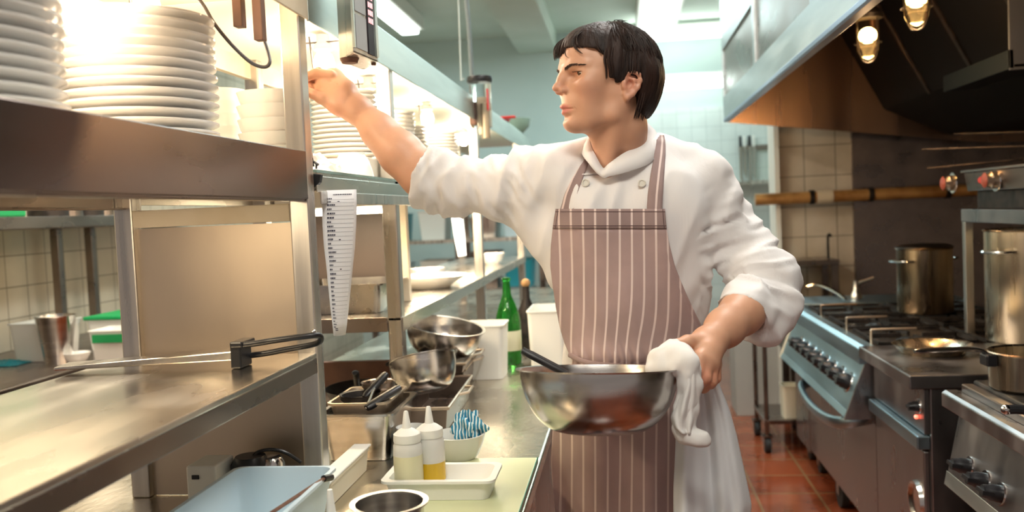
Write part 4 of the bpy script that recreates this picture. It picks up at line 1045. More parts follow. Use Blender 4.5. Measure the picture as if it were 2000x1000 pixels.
# framed panels of the fascia
ys = [5.80, 4.47, 3.15, 1.85, .35]
for i in range(4):
    a, b = ys[i+1], ys[i]
    MB().box(HX+.006, HX+.010, a+.02, b-.02, zM, zT-.38 if i == 0 else zT-.10).build('fascia_panel', M['steel_dark'], t)
m = MB()
for i, y in enumerate(ys[1:4]):
    MB().box(HX-.004, HX+.006, y-.03, y+.03, zM, zT).build('frame_strip', M['hood_face'], t, bevel=.001)
MB().box(HX-.004, HX+.006, HY1-.03, HY1, zM, zT).build('frame_strip', M['hood_face'], t, bevel=.001)
MB().box(HX-.004, HX+.006, 4.50, HY1-.03, zT-.38, zT).build('frame_strip', M['hood_face'], t, bevel=.001)
MB().box(HX-.004, HX+.006, HY0, 4.44, zT-.10, zT).build('frame_strip', M['hood_face'], t, bevel=.001)
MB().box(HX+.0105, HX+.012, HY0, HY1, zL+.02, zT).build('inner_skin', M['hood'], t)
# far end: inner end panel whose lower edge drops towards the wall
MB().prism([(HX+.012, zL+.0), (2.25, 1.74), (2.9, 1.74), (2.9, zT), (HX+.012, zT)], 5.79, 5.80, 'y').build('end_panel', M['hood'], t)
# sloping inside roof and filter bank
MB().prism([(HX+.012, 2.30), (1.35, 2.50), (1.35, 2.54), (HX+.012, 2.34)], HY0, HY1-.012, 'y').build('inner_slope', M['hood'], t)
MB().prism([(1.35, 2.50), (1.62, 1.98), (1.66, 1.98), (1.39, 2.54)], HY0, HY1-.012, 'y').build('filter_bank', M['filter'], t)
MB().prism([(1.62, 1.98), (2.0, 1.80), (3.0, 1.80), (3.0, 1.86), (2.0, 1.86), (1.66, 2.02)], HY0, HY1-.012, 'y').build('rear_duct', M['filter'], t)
for k in range(8):
    y = .6+k*.62
    MB().prism([(1.345, 2.49), (1.615, 1.97), (1.622, 1.975), (1.352, 2.495)], y, y+.035, 'y').build('filter_frame', M['iron'], t)
# service tray hanging in the hood
p = aY(1842, 172, 2.9); q = aY(1975, 108, 2.4)
a = aX(1842, 165, 1.42); b = aX(1972, 110, 1.42)
MB().box(1.42, 1.435, b[1], a[1], a[2]-.035, a[2]+.035).build('drip_tray', mat('blue_grey_steel', (.012, .018, .022), .6, Specular_IOR_Level=.1), t, bevel=.002)
MB().box(1.42, 1.52, b[1], b[1]+.012, a[2]-.04, a[2]+.22).build('tray_hanger', mat('hanger_paint', (.10, .11, .13), .5), t, bevel=.002)
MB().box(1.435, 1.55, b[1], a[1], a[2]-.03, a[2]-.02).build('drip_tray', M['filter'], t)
# hood lamps in cages
def cage_lamp(x, y, z, label):
    l_ = thing('cage_lamp', label, 'lamp', (x, y, z+.16), 0, 'caged lamps in the extractor hood')
    top = 2.30+(x-HX)*.2/.69
    MB().lathe([(0, .09), (.058, .09), (.062, .105), (.045, .125), (.02, .13), (.02, top-z), (0, top-z)], (x, y, z), 28).build('lamp_base', M['iron'], l_)
    MB().lathe([(.042, .088), (.044, .02), (.040, -.035), (.026, -.062), (0, -.070), (0, -.066), (.024, -.058), (.037, -.034), (.041, .02), (.039, .088)], (x, y, z), 28).build('glass_jar', mat('jar_glass', (1, .93, .8), .12, Transmission_Weight=1.0, IOR=1.2) if 'jar_glass' not in bpy.data.materials else bpy.data.materials['jar_glass'], l_)
    MB().sphere((x, y, z+.025), .024, 16, (1, 1, 1.3)).build('bulb', emit('hood_bulb', (1, .62, .22), 26) if 'hood_bulb' not in bpy.data.materials else bpy.data.materials['hood_bulb'], l_)
    m = MB()
    for k in range(4):
        a = k*PI/2+.5
        m = MB().tube(smooth_pts([(x+.05*math.cos(a), y+.05*math.sin(a), z+.09), (x+.051*math.cos(a), y+.051*math.sin(a), z-.02), (x+.03*math.cos(a), y+.03*math.sin(a), z-.070), (x, y, z-.080)], 3), .0022, 6)
        m.build('cage_wire', M['iron'], l_)
    m = MB().tube([(x+.051*math.cos(k*PI/10), y+.051*math.sin(k*PI/10), z-.005) for k in range(20)], .0022, 6, True); m.build('cage_ring', M['iron'], l_)
    lt = bpy.data.lights.new('hood_glow', 'POINT'); lt.energy = 5.0; lt.color = (1.0, .60, .28); lt.shadow_soft_size = .03
    o = bpy.data.objects.new('hood_glow', lt); COL.objects.link(o); o.location = (x, y, z-.12)
    return l_
p = aY(1695, 82, 3.75); cage_lamp(p[0], 3.75, p[2], 'farther caged bulb glowing orange inside the extractor hood')
p = aY(1790, 12, 3.30); cage_lamp(p[0], 3.30, p[2], 'nearer caged bulb inside the hood, cut off by the top edge')
# hood hangers up to the ceiling
for x in (.72, 2.2):
    for y in (1.0, 5.3): MB().box(x, x+.03, y, y+.03, zT, 3.32).build('hanger', M['steel_dark'], t)
MB().box(HX-.004, 2.9, HY0, HY1, zT, zT+.01).build('hood_top', M['hood_face'], t)
# ================================================================ THE COOK
# implicit-surface modeller: smooth unions on a grid, skinned with surface nets
class Field:
    def __init__(s, lo, hi, res):
        s.lo = np.array(lo, float); s.res = res
        s.n = np.ceil((np.array(hi)-s.lo)/res).astype(int)+1
        s.ax = [s.lo[i]+res*np.arange(s.n[i]) for i in range(3)]
        s.F = np.full(s.n, 0.2, np.float32)
    def _sub(s, lo, hi):
        a = np.clip(np.floor((np.array(lo)-s.lo)/s.res).astype(int), 0, s.n-1)
        b = np.clip(np.ceil((np.array(hi)-s.lo)/s.res).astype(int)+1, 0, s.n)
        if (b <= a).any(): return None, None
        sl = tuple(slice(a[i], b[i]) for i in range(3))
        G = np.meshgrid(*[s.ax[i][sl[i]] for i in range(3)], indexing='ij')
        return sl, G
    def _mix(s, sl, d, k, op):
        A = s.F[sl]
        if op == 'add':
            if k <= 0: s.F[sl] = np.minimum(A, d); return
            h = np.clip(.5+.5*(A-d)/k, 0, 1); s.F[sl] = A*(1-h)+d*h-k*h*(1-h)
        else:
            if k <= 0: s.F[sl] = np.maximum(A, -d); return
            h = np.clip(.5-.5*(A+d)/k, 0, 1); s.F[sl] = A*(1-h)+(-d)*h+k*h*(1-h)
    def cone(s, a, b, ra, rb, k=.01, op='add'):
        a = np.array(a, float); b = np.array(b, float); R = max(ra, rb)+k+.01
        sl, G = s._sub(np.minimum(a, b)-R, np.maximum(a, b)+R)
        if sl is None: return s
        ab = b-a; L = ab@ab+1e-12
        t = np.clip(((G[0]-a[0])*ab[0]+(G[1]-a[1])*ab[1]+(G[2]-a[2])*ab[2])/L, 0, 1)
        d = np.sqrt((G[0]-a[0]-t*ab[0])**2+(G[1]-a[1]-t*ab[1])**2+(G[2]-a[2]-t*ab[2])**2)-(ra+(rb-ra)*t)
        s._mix(sl, d, k, op); return s
    def chain(s, pts, rs, k=.01, op='add'):
        for i in range(len(pts)-1): s.cone(pts[i], pts[i+1], rs[i], rs[i+1], k, op)
        return s
    def ell(s, c, r, R=None, k=.01, op='add'):
        """R: 3x3 whose rows are the ellipsoid's axes in world"""
        c = np.array(c, float); r = np.array(r, float); m = r.max()+k+.01
        sl, G = s._sub(c-m, c+m)
        if sl is None: return s
        D = [G[i]-c[i] for i in range(3)]
        if R is not None: D = [R[i][0]*D[0]+R[i][1]*D[1]+R[i][2]*D[2] for i in range(3)]
        k0 = np.sqrt((D[0]/r[0])**2+(D[1]/r[1])**2+(D[2]/r[2])**2)
        k1 = np.sqrt((D[0]/r[0]**2)**2+(D[1]/r[1]**2)**2+(D[2]/r[2]**2)**2)+1e-9
        s._mix(sl, k0*(k0-1)/k1, k, op); return s
    def cut(s, p, n, c, R):
        """remove what lies beyond the plane (p, n) inside the ball (c, R)"""
        c = np.array(c); sl, G = s._sub(c-R, c+R); n = _n(np.array(n, float))
        d = (G[0]-p[0])*n[0]+(G[1]-p[1])*n[1]+(G[2]-p[2])*n[2]
        ball = np.sqrt(sum((G[i]-c[i])**2 for i in range(3)))-R
        s.F[sl] = np.where(ball < 0, np.maximum(s.F[sl], d), s.F[sl]); return s
    def mesh(s):
        F = s.F; n = s.n; ins = F < 0
        c = np.zeros(n-1, int)
        for i in (0, 1):
            for j in (0, 1):
                for k in (0, 1): c += ins[i:n[0]-1+i, j:n[1]-1+j, k:n[2]-1+k]
        act = (c > 0) & (c < 8); idx = np.full(act.shape, -1); I = np.argwhere(act); idx[act] = np.arange(len(I))
        acc = np.zeros((len(I), 3)); cnt = np.zeros(len(I))
        cor = [(i, j, k) for i in (0, 1) for j in (0, 1) for k in (0, 1)]
        for a in cor:
            for ax in range(3):
                if a[ax]: continue
                b = list(a); b[ax] = 1
                fa = F[I[:, 0]+a[0], I[:, 1]+a[1], I[:, 2]+a[2]]; fb = F[I[:, 0]+b[0], I[:, 1]+b[1], I[:, 2]+b[2]]
                m = (fa < 0) != (fb < 0); t = np.where(m, fa/np.where(m, fa-fb, 1), 0)
                p = np.tile(np.array(a, float), (len(I), 1)); p[:, ax] += t
                acc[m] += p[m]; cnt[m] += 1
        V = s.lo+s.res*(I+acc/cnt[:, None]); Q = []
        for ax in range(3):
            o = [(1, 2), (2, 0), (0, 1)][ax]
            sl0 = [slice(1, n[i]-1) for i in range(3)]; sl0[ax] = slice(0, n[ax]-1)
            sl1 = list(sl0); sl1[ax] = slice(1, n[ax])
            A = ins[tuple(sl0)]; B = ins[tuple(sl1)]
            E_ = np.argwhere(A != B); flip = A[A != B]
            off = np.array([1, 1, 1]); off[ax] = 0
            E_ = E_+off
            e1 = np.zeros(3, int); e1[o[0]] = 1; e2 = np.zeros(3, int); e2[o[1]] = 1
            g = lambda q: idx[q[:, 0], q[:, 1], q[:, 2]]
            q = np.stack([g(E_-e1-e2), g(E_-e2), g(E_), g(E_-e1)], 1)
            q[~flip] = q[~flip][:, ::-1]; Q.append(q)
        return V, np.concatenate(Q)

class Lattice:
    def __init__(s, seed): s.g = np.random.RandomState(seed).rand(32, 32, 32)*2-1
    def __call__(s, P):
        i = np.floor(P).astype(int); f = P-i; f = f*f*(3-2*f); r = 0
        for a in (0, 1):
            for b in (0, 1):
                for c in (0, 1):
                    w_ = (f[:, 0] if a else 1-f[:, 0])*(f[:, 1] if b else 1-f[:, 1])*(f[:, 2] if c else 1-f[:, 2])
                    r = r+w_*s.g[(i[:, 0]+a) % 32, (i[:, 1]+b) % 32, (i[:, 2]+c) % 32]
        return r
def vnormals(V, Q):
    a = V[Q[:, 2]]-V[Q[:, 0]]; b = V[Q[:, 3]]-V[Q[:, 1]]; fn = np.cross(a, b); N = np.zeros_like(V)
    for k in range(4): np.add.at(N, Q[:, k], fn)
    return N/(np.linalg.norm(N, axis=1)[:, None]+1e-12)
def relax(V, Q, it=1, lam=.5):
    for _ in range(it):
        S = np.zeros_like(V); c = np.zeros(len(V))
        for k in range(4):
            for l in (1, 3): np.add.at(S, Q[:, k], V[Q[:, (k+l) % 4]]); np.add.at(c, Q[:, k], 1)
        V = V+lam*(S/np.maximum(c, 1)[:, None]-V)
    return V
def np_obj(name, V, Q, mt, parent, mats=None, colors=None, smooth=True):
    loc = np.array(parent.location) if parent is not None else np.zeros(3)
    me = bpy.data.meshes.new(name); me.from_pydata((V-loc).tolist(), [], Q.tolist()); me.validate()
    me.polygons.foreach_set('use_smooth', [smooth]*len(me.polygons))
    if colors is not None:
        ca = me.color_attributes.new('tone', 'FLOAT_COLOR', 'POINT')
        ca.data.foreach_set('color', np.concatenate([colors, np.ones((len(V), 1))], 1).astype(np.float32).ravel())
    o = bpy.data.objects.new(name, me); COL.objects.link(o); me.materials.append(mt); o.parent = parent
    return o

SK = (.63, .34, .215)
skin = mat('skin', SK, .46, Subsurface_Weight=.12, Subsurface_Scale=.01)
skin.node_tree.nodes['Principled BSDF'].inputs['Subsurface Radius'].default_value = (1, .35, .2)
at_ = nd(skin, 'ShaderNodeAttribute'); at_.attribute_name = 'tone'
tcn = nd(skin, 'ShaderNodeTexCoord'); nz = nd(skin, 'ShaderNodeTexNoise'); nz.inputs['Scale'].default_value = 26; nz.inputs['Detail'].default_value = 4
lk(skin, tcn.outputs['Object'], nz.inputs[0]); mr_ = nd(skin, 'ShaderNodeMapRange'); mr_.inputs[3].default_value = .88; mr_.inputs[4].default_value = 1.10
lk(skin, nz.outputs[0], mr_.inputs[0]); mxs = nd(skin, 'ShaderNodeVectorMath', operation='SCALE'); lk(skin, at_.outputs['Color'], mxs.inputs[0]); lk(skin, mr_.outputs[0], mxs.inputs['Scale'])
lk(skin, mxs.outputs[0], skin.node_tree.nodes['Principled BSDF'].inputs['Base Color'])
nz2 = nd(skin, 'ShaderNodeTexNoise'); nz2.inputs['Scale'].default_value = 260; lk(skin, tcn.outputs['Object'], nz2.inputs[0])
bp_ = nd(skin, 'ShaderNodeBump'); bp_.inputs['Strength'].default_value = .12; bp_.inputs['Distance'].default_value = .001; lk(skin, nz2.outputs[0], bp_.inputs['Height']); lk(skin, bp_.outputs[0], skin.node_tree.nodes['Principled BSDF'].inputs['Normal'])
def cloth_mat(name, c, weave=900, b=.15):
    m = mat(name, c, .85, Sheen_Weight=.15)
    tc = nd(m, 'ShaderNodeTexCoord'); n1 = nd(m, 'ShaderNodeTexNoise'); n1.inputs['Scale'].default_value = 16; n1.inputs['Detail'].default_value = 5; n1.inputs['Distortion'].default_value = .8
    mp = nd(m, 'ShaderNodeMapping'); mp.inputs['Scale'].default_value = (1.6, 1.0, .55); lk(m, tc.outputs['Object'], mp.inputs[0]); lk(m, mp.outputs[0], n1.inputs[0])
    bp = nd(m, 'ShaderNodeBump'); bp.inputs['Strength'].default_value = b; bp.inputs['Distance'].default_value = .006
    lk(m, n1.outputs[0], bp.inputs['Height']); lk(m, bp.outputs[0], m.node_tree.nodes['Principled BSDF'].inputs['Normal'])
    return m
M['jacket'] = cloth_mat('white_cotton', (.80, .77, .76), b=.32)
M['navy'] = cloth_mat('navy_cotton', (.035, .035, .07))
M['hair'] = noisy(mat('dark_hair', (.02, .010, .008), .58, Specular_IOR_Level=.3), (.010, .005, .004), (.035, .016, .011), 40, (1, 1, .25), None, .6, 4, 140)
M['brow'] = mat('brow_hair', (.05, .022, .014), .6)

chef = thing('person', 'cook in white jacket and striped apron reaching up with one arm, holding a steel bowl', 'person', (.02, 1.86, 0))

# ---------------------------------------------------------------- head
TH = math.radians(27)
HF = np.array([-math.cos(TH), -math.sin(TH), 0.02]); HF = _n(HF)
HL = np.array([math.sin(TH), -math.cos(TH), 0.]); HU = np.cross(HF, HL); HU = HU if HU[2] > 0 else -HU
HO = aY(1040+455/3.125, 20+480/3.125, 1.815)
HS = 1.0
def hd(x, y, z): return HO+(HF*x+HL*y+HU*z)*.001*HS
HR = np.array([HF, HL, HU])
def hr(*v): return np.array(v)*.001*HS
neck_base = aY(1216, 330, 1.885)
H = Field(HO-np.array([.16, .16, .23]), HO+np.array([.16, .16, .16]), .0021)
H.ell(hd(-6, 0, 40), hr(95, 75, 79), HR, 0)
H.ell(hd(36, 0, 2), hr(56, 57, 72), HR, .02)
H.ell(hd(66, 0, 60), hr(26, 46, 30), HR, .02)                    # forehead
H.ell(hd(67, 0, -34), hr(27, 32, 34), HR, .018)                  # muzzle
for sgn in (1, -1):
    H.chain([hd(6, 50*sgn, -22), hd(12, 48*sgn, -56), hd(52, 29*sgn, -66), hd(75, 8*sgn, -70)], [.017, .014, .0125, .011], .022)
    H.ell(hd(62, 44*sgn, 2), hr(22, 17, 18), HR, .022)            # cheek bone
    H.ell(hd(52, 36*sgn, -30), hr(20, 15, 28), HR, .022)          # cheek
H.ell(hd(78, 0, -70), hr(13.5, 18, 11), HR, .012)                  # chin
H.cone(hd(55, 0, -66), hd(2, 0, -60), .013, .030, .03)          # floor of the mouth
H.ell(hd(94.5, 0, -58), hr(7, 22, 4), HR, .008, 'sub')
H.ell(hd(100, 0, 37), hr(7, 14, 9), HR, .010, 'sub')             # root of the nose
for sgn in (1, -1):
    H.ell(hd(86, 34*sgn, 22), hr(17, 18, 11), HR, .012, 'sub')    # eye socket
    H.chain([hd(88, 9*sgn, 36), hd(80, 27*sgn, 40.5), hd(65, 46*sgn, 38)], [.007, .008, .0065], .012)
H.chain([hd(89, 0, 34), hd(97.5, 0, 17), hd(105.5, 0, 3)], [.0072, .0070, .0075], .012)
H.ell(hd(108, 0, -1.5), hr(10, 8.5, 7.6), HR, .007)
for sgn in (1, -1):
    H.ell(hd(98.5, 11*sgn, -6.5), hr(9.5, 6.3, 7.0), HR, .005)
    H.ell(hd(103, 6.5*sgn, -13.5), hr(6.5, 3, 4.2), HR, .003, 'sub')
    H.ell(hd(66, 34*sgn, 24.5), hr(14.0, 16, 13.0), HR, .006)       # lids
    H.ell(hd(83, 34.5*sgn, 23.2), hr(12, 13, 4.0), HR, .0020, 'sub')
    H.chain([hd(79, 24*sgn, 27.6), hd(79.5, 34*sgn, 29.2), hd(73.5, 44*sgn, 26.6)], [.0017, .0020, .0016], .003)
    # nasolabial hint
H.chain([hd(80, 24, -42), hd(90.5, 12, -39), hd(96.8, 3.5, -36.8), hd(96.4, 0, -37.6), hd(96.8, -3.5, -36.8), hd(90.5, -12, -39), hd(80, -24, -42)], [.0022, .0036, .0040, .0038, .0040, .0036, .0022], .004)
H.chain([hd(80, 23, -44), hd(89, 11, -47.5), hd(92.8, 0, -48.5), hd(89, -11, -47.5), hd(80, -23, -44)], [.0022, .0044, .0052, .0044, .0022], .005)
H.chain([hd(80.5, 27, -43.5), hd(94, 12, -43), hd(101, 0, -42.6), hd(94, -12, -43), hd(80.5, -27, -43.5)], [.0012, .0015, .0015, .0015, .0012], .0018, 'sub')
H.cone(hd(99.5, 0, -19), hd(101.5, 0, -30), .0022, .0026, .004, 'sub')
# ears
for sgn in (1, -1):
    H.ell(hd(-13, 75*sgn, -2), hr(16, 7, 23), HR, .010)
    rim = [hd(-2, 73*sgn, 10), hd(-6, 79*sgn, 18), hd(-16, 83*sgn, 21), hd(-26, 86*sgn, 16), hd(-29, 86*sgn, 4), hd(-25, 84*sgn, -9), hd(-16, 79*sgn, -20), hd(-6, 75*sgn, -27), hd(-1, 73*sgn, -20)]
    H.ell(hd(-13, 86*sgn, 1), hr(12, 9, 15), HR, .006, 'sub')
    H.chain(rim, [.0030, .0034, .0036, .0036, .0036, .0036, .0045, .0055, .004], .004)
    H.chain([hd(-9, 79*sgn, 9), hd(-19, 83*sgn, 5), hd(-19, 81*sgn, -6), hd(-11, 77*sgn, -13)], [.0025, .003, .003, .0025], .004)
    H.cone(hd(1, 75*sgn, 0), hd(0, 75*sgn, -7), .0042, .0042, .004)
    H.ell(hd(-9, 80*sgn, -3), hr(6, 6, 7), HR, .004, 'sub')
# neck
nb = neck_base
H.chain([hd(-22, 0, -30), hd(-27, 0, -75), nb, nb+np.array([0, .0, -.05])], [.052, .050, .057, .070], .02)
adam = hd(30, 0, -100)
H.cone(hd(-6, 52, -38), aY(1188, 318, 1.80), .014, .010, .016)     # sternomastoid on the near side
H.cone(hd(20, 0, -86), aY(1184, 325, 1.82), .016, .018, .024)
V, Q = H.mesh(); V = relax(V, Q, 1, .35)
L = (V-HO)@HR.T*1000/HS
col = np.tile(np.array(SK), (len(V), 1))
def paint(mask, c, a):
    m = np.clip(mask, 0, 1)[:, None]*a; col[:] = col*(1-m)+np.array(c)*m
ylip = np.abs(L[:, 1])
mouth = np.exp(-((L[:, 1]/19)**4))*np.where(L[:, 0] > 77, 1, 0)
up = np.clip(1-np.abs(L[:, 2]+38.8-.02*ylip)/4.4, 0, 1)**.35; dn = np.clip(1-np.abs(L[:, 2]+47.6-.14*ylip)/5.4, 0, 1)**.35
paint(np.maximum(up, dn)*mouth, (.56, .13, .11), .9)
paint(np.exp(-(((L[:, 0]-62)/24)**2+((ylip-46)/16)**2+((L[:, 2]+8)/20)**2)), (.64, .26, .18), .45)
paint(np.exp(-(((L[:, 0]-108)/14)**2+((L[:, 1])/12)**2+((L[:, 2]+4)/11)**2)), (.66, .24, .16), .45)
paint(np.exp(-(((L[:, 0]+13)/24)**2+((ylip-82)/10)**2+((L[:, 2]-2)/30)**2)), (.66, .24, .17), .55)
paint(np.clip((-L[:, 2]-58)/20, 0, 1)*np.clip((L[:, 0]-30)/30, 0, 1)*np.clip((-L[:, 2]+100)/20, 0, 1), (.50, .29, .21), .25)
head = (V, Q, col.copy())

# ---------------------------------------------------------------- arms and hands
def skin_cols(V, tips):
    c = np.tile(np.array(SK), (len(V), 1))
    for t_, r_ in tips:
        m = np.exp(-(np.linalg.norm(V-np.array(t_), axis=1)/r_)**2)[:, None]*.5
        c = c*(1-m)+np.array((.66, .22, .14))*m
    return c
def pts_(l): return [aY(*q) for q in l]
# raised right arm
lo = aY(560, 420, 2.1); hi = aY(900, 60, 1.75)
A = Field((lo[0]-.05, 1.80, aY(700, 430, 1.9)[2]), (aY(930, 300, 1.95)[0], 2.16, aY(650, 90, 2.0)[2]), .0024)
el = aY(832, 346, 1.935)
fa = pts_([(882, 352, 1.92), (826, 338, 1.935), (783, 300, 1.945), (742, 258, 1.96), (703, 217, 1.98)])
A.chain(fa, [.040, .045, .046, .038, .029], .02)
A.cone(aY(818, 352, 1.93), aY(752, 282, 1.94), .034, .024, .02)
A.ell(aY(697, 214, 1.975), (.030, .022, .026), None, .015)
# palm and heel
A.chain(pts_([(700, 213, 1.975), (668, 188, 1.985), (643, 168, 1.995)]), [.027, .033, .033], .014)
A.chain(pts_([(693, 222, 1.965), (662, 206, 1.965), (630, 190, 1.965)]), [.022, .021, .016], .012)
A.chain(pts_([(678, 178, 1.99), (652, 152, 2.0), (634, 146, 2.0)]), [.022, .020, .014], .012)
fing = [([(645, 148, 1.975), (616, 143, 1.965), (602, 149, 1.96), (590, 155, 1.962)], [.0135, .0105, .0095, .0080]),
        ([(640, 155, 2.0), (612, 148, 1.992), (602, 160, 1.985), (607, 170, 1.98)], [.0135, .0110, .0100, .0085]),
        ([(640, 165, 2.022), (614, 158, 2.018), (606, 170, 2.008), (616, 180, 2.0)], [.013, .0108, .0098, .0082]),
        ([(645, 175, 2.04), (622, 170, 2.04), (617, 180, 2.028), (628, 187, 2.02)], [.012, .0098, .0088, .0075]),
        ([(655, 205, 1.965), (627, 192, 1.95), (612, 184, 1.945), (603, 176, 1.948)], [.0165, .0125, .0110, .0090])]
for p_, r_ in fing: A.chain(pts_(p_), r_, .0045)
A.cone(aY(640, 146, 1.985), aY(641, 160, 2.0), .0125, .0125, .006)
A.cone(aY(622, 138, 1.985), aY(612, 146, 1.97), .0095, .0095, .006)
for q in ((641, 152, 1.962), (655, 160, 1.958)): A.cone(aY(*q), aY(q[0]+6, q[1]+10, q[2]+.002), .0012, .0010, .003, 'sub')
Va, Qa = A.mesh(); Va = relax(Va, Qa, 1, .35)
ca = skin_cols(Va, [(aY(590, 155, 1.962), .015), (aY(603, 176, 1.948), .016), (aY(655, 228, 1.96), .022)])
# lowered left arm and hand
B = Field((aY(1280, 700, 1.6)[0], 1.50, aY(1380, 800, 1.62)[2]), (aY(1545, 600, 1.85)[0], 1.92, aY(1480, 520, 1.85)[2]), .0022)
fb = pts_([(1506, 572, 1.845), (1480, 588, 1.80), (1448, 612, 1.745), (1416, 640, 1.69), (1390, 664, 1.65)])
B.chain(fb, [.036, .038, .039, .034, .027], .02)
B.ell(aY(1386, 668, 1.645), (.030, .026, .028), None, .012)
B.chain(pts_([(1388, 668, 1.645), (1380, 690, 1.62), (1380, 710, 1.60)]), [.026, .026, .020], .012)
B.chain(pts_([(1372, 668, 1.64), (1352, 672, 1.62)]), [.022, .016], .012)
fg = [([(1368, 700, 1.592), (1362, 728, 1.574), (1348, 742, 1.580), (1336, 738, 1.590)], [.0125, .0115, .0100, .0085]),
      ([(1380, 706, 1.597), (1376, 738, 1.578), (1360, 753, 1.584), (1346, 748, 1.594)], [.0130, .0118, .0102, .0088]),
      ([(1391, 712, 1.606), (1388, 744, 1.592), (1374, 757, 1.598), (1360, 752, 1.608)], [.0125, .0112, .0098, .0085]),
      ([(1397, 712, 1.622), (1397, 738, 1.615), (1388, 750, 1.618), (1376, 746, 1.626)], [.0115, .0100, .0088, .0075]),
      ([(1366, 668, 1.625), (1342, 668, 1.604), (1324, 674, 1.592), (1308, 682, 1.584)], [.0165, .0125, .0108, .0085])]
for p_, r_ in fg: B.chain(pts_(p_), r_, .0042)
for i in range(3):
    a, b = fg[i][0][0], fg[i+1][0][0]
    B.cone(aY(*a)+np.array([0, .004, .002]), aY(*b)+np.array([0, .004, .002]), .0115, .0115, .005)
    B.cone(aY(1384, 676, 1.632), aY(*a)+np.array([0, -.002, .002]), .010, .0125, .008)
B.cone(aY(1384, 676, 1.624), aY(1374, 697, 1.588), .0030, .0035, .006)   # tendons
B.cone(aY(1390, 680, 1.626), aY(1384, 703, 1.592), .0030, .0035, .006)
Vb, Qb = B.mesh(); Vb = relax(Vb, Qb, 1, .35)
cb_ = skin_cols(Vb, [(aY(1362, 728, 1.57), .016), (aY(1376, 738, 1.575), .018), (aY(1396, 735, 1.60), .02), (aY(1308, 682, 1.58), .012)])
# hidden trunk joining them (inside the jacket), one mesh
T_ = Field((-.22, 1.74, .95), (.26, 2.02, 1.55), .012)
T_.ell((.02, 1.885, 1.30), (.13, .075, .20), None, 0); T_.ell((.02, 1.885, 1.08), (.12, .075, .16), None, .05)
T_.chain([aY(1120, 345, 1.88), aY(1215, 330, 1.89), aY(1360, 352, 1.89)], [.035, .05, .035], .03)
Vt, Qt = T_.mesh(); ct = np.tile(np.array(SK), (len(Vt), 1))
parts = [head, (Va, Qa, ca), (Vb, Qb, cb_), (Vt, Qt, ct)]
Vs = np.concatenate([p_[0] for p_ in parts]); Cs = np.concatenate([p_[2] for p_ in parts]); off = 0; Qs = []
for p_ in parts: Qs.append(p_[1]+off); off += len(p_[0])
body = np_obj('body', Vs, np.concatenate(Qs), skin, chef, colors=Cs)

# eyes
for sgn in (1, -1):
    c = hd(66, 34*sgn, 24.5)
    gaze = _n(HF*1.0+HL*.24+HU*.0)
    q = Vector((0, 0, 1)).rotation_difference(Vector(gaze)).to_matrix().to_4x4(); T = Matrix.Translation(c) @ q
    r = .0126
    e = MB().sphere((0, 0, 0), r, 28, M=T).build('eye', mat('eye_white', (.72, .66, .60), .12) if sgn == 1 else bpy.data.materials['eye_white'], chef)
    pr = [(0, r*1.012)]+[(r*math.sin(a), r*1.012*math.cos(a)) for a in (.12, .25, .38, .50)]
    MB().lathe(pr[:], (0, 0, 0), 24, M=T).build('iris', mat('iris', (.09, .045, .02), .1) if sgn == 1 else bpy.data.materials['iris'], e)
    pr = [(0, r*1.02)]+[(r*math.sin(a), r*1.02*math.cos(a)) for a in (.08, .16)]
    MB().lathe(pr, (0, 0, 0), 16, M=T).build('pupil', M['black'], e)
    # brow and lashes
    def hsurf(y_, z_, x0=125.):
        xx = x0
        while xx > 55:
            q_ = (hd(xx, y_, z_)-H.lo)/H.res; i_ = np.round(q_).astype(int)
            if (i_ >= 0).all() and (i_ < H.n).all() and H.F[tuple(i_)] < 0: return xx+.6
            xx -= .5
        return 80.
    rn = random.Random(5+sgn); m = MB()
    for k in range(190):
        u = rn.random(); w_ = rn.uniform(-1, 1)*(2.6-1.6*u)
        y = (13+39*u)*sgn; z = 32.0+7.5*math.sin(min(1, u*1.25)*PI*.62)-2.0*u+w_; x = hsurf(y, z)
        p0 = hd(x, y, z); d = -HF*.45*u+HL*sgn*.8+HU*(.45-.55*u)
        m.tube([p0, p0+d*.004*HS+HF*.0012, p0+d*.008+HF*.0006], [.00042, .0004, .0001], 4, cap=False)
    m.build('eyebrow', M['brow'], chef)
    m = MB()
    for k in range(16):
        u = k/15; p0 = hd(80.5-7*u**2, (23+23*u)*sgn, 26.8-1.2*u)
        m.tube([p0, p0+HF*.004+HU*-.0005+HL*sgn*.002*u, p0+HF*.0065+HU*.001+HL*sgn*.004*u], [.0003, .00025, .0001], 4, cap=False)
    m.build('eyelashes', M['brow'], chef)

# ---------------------------------------------------------------- hair
HH = Field(HO-np.array([.17, .17, .15]), HO+np.array([.17, .17, .18]), .0026)
HH.ell(hd(-11, 0, 44), hr(101, 81, 84), HR, 0)
HH.ell(hd(-38, 0, 14), hr(76, 79, 66), HR, .03)
HH.ell(hd(-54, 0, -30), hr(42, 54, 44), HR, .03)
HH.ell(hd(28, 0, 78), hr(63, 58, 42), HR, .03)
sl = tuple(slice(0, k) for k in HH.n); G = np.meshgrid(*HH.ax, indexing='ij')
lx = sum((G[i]-HO[i])*HF[i] for i in range(3))*1000; ly = sum((G[i]-HO[i])*HL[i] for i in range(3))*1000; lz = sum((G[i]-HO[i])*HU[i] for i in range(3))*1000
zh = np.where(np.abs(ly) < 60, 76-.0026*ly**2, 67)                   # forehead line
xh = 27+.10*np.clip(lz-10, 0, 60)+.85*np.clip(lz-46, 0, 60)
cutA = np.minimum(lx-xh, zh-lz)                                     # face opening
cutB = np.minimum(lx+16-.0*lz, 12-lz)                               # below the sideburn, in front of and over the ear
cutE = np.minimum(np.minimum(lx+34, 15-lz), 40)*1.0
cutE = np.where(lx < -2, cutE, -30)                                  # around the ear
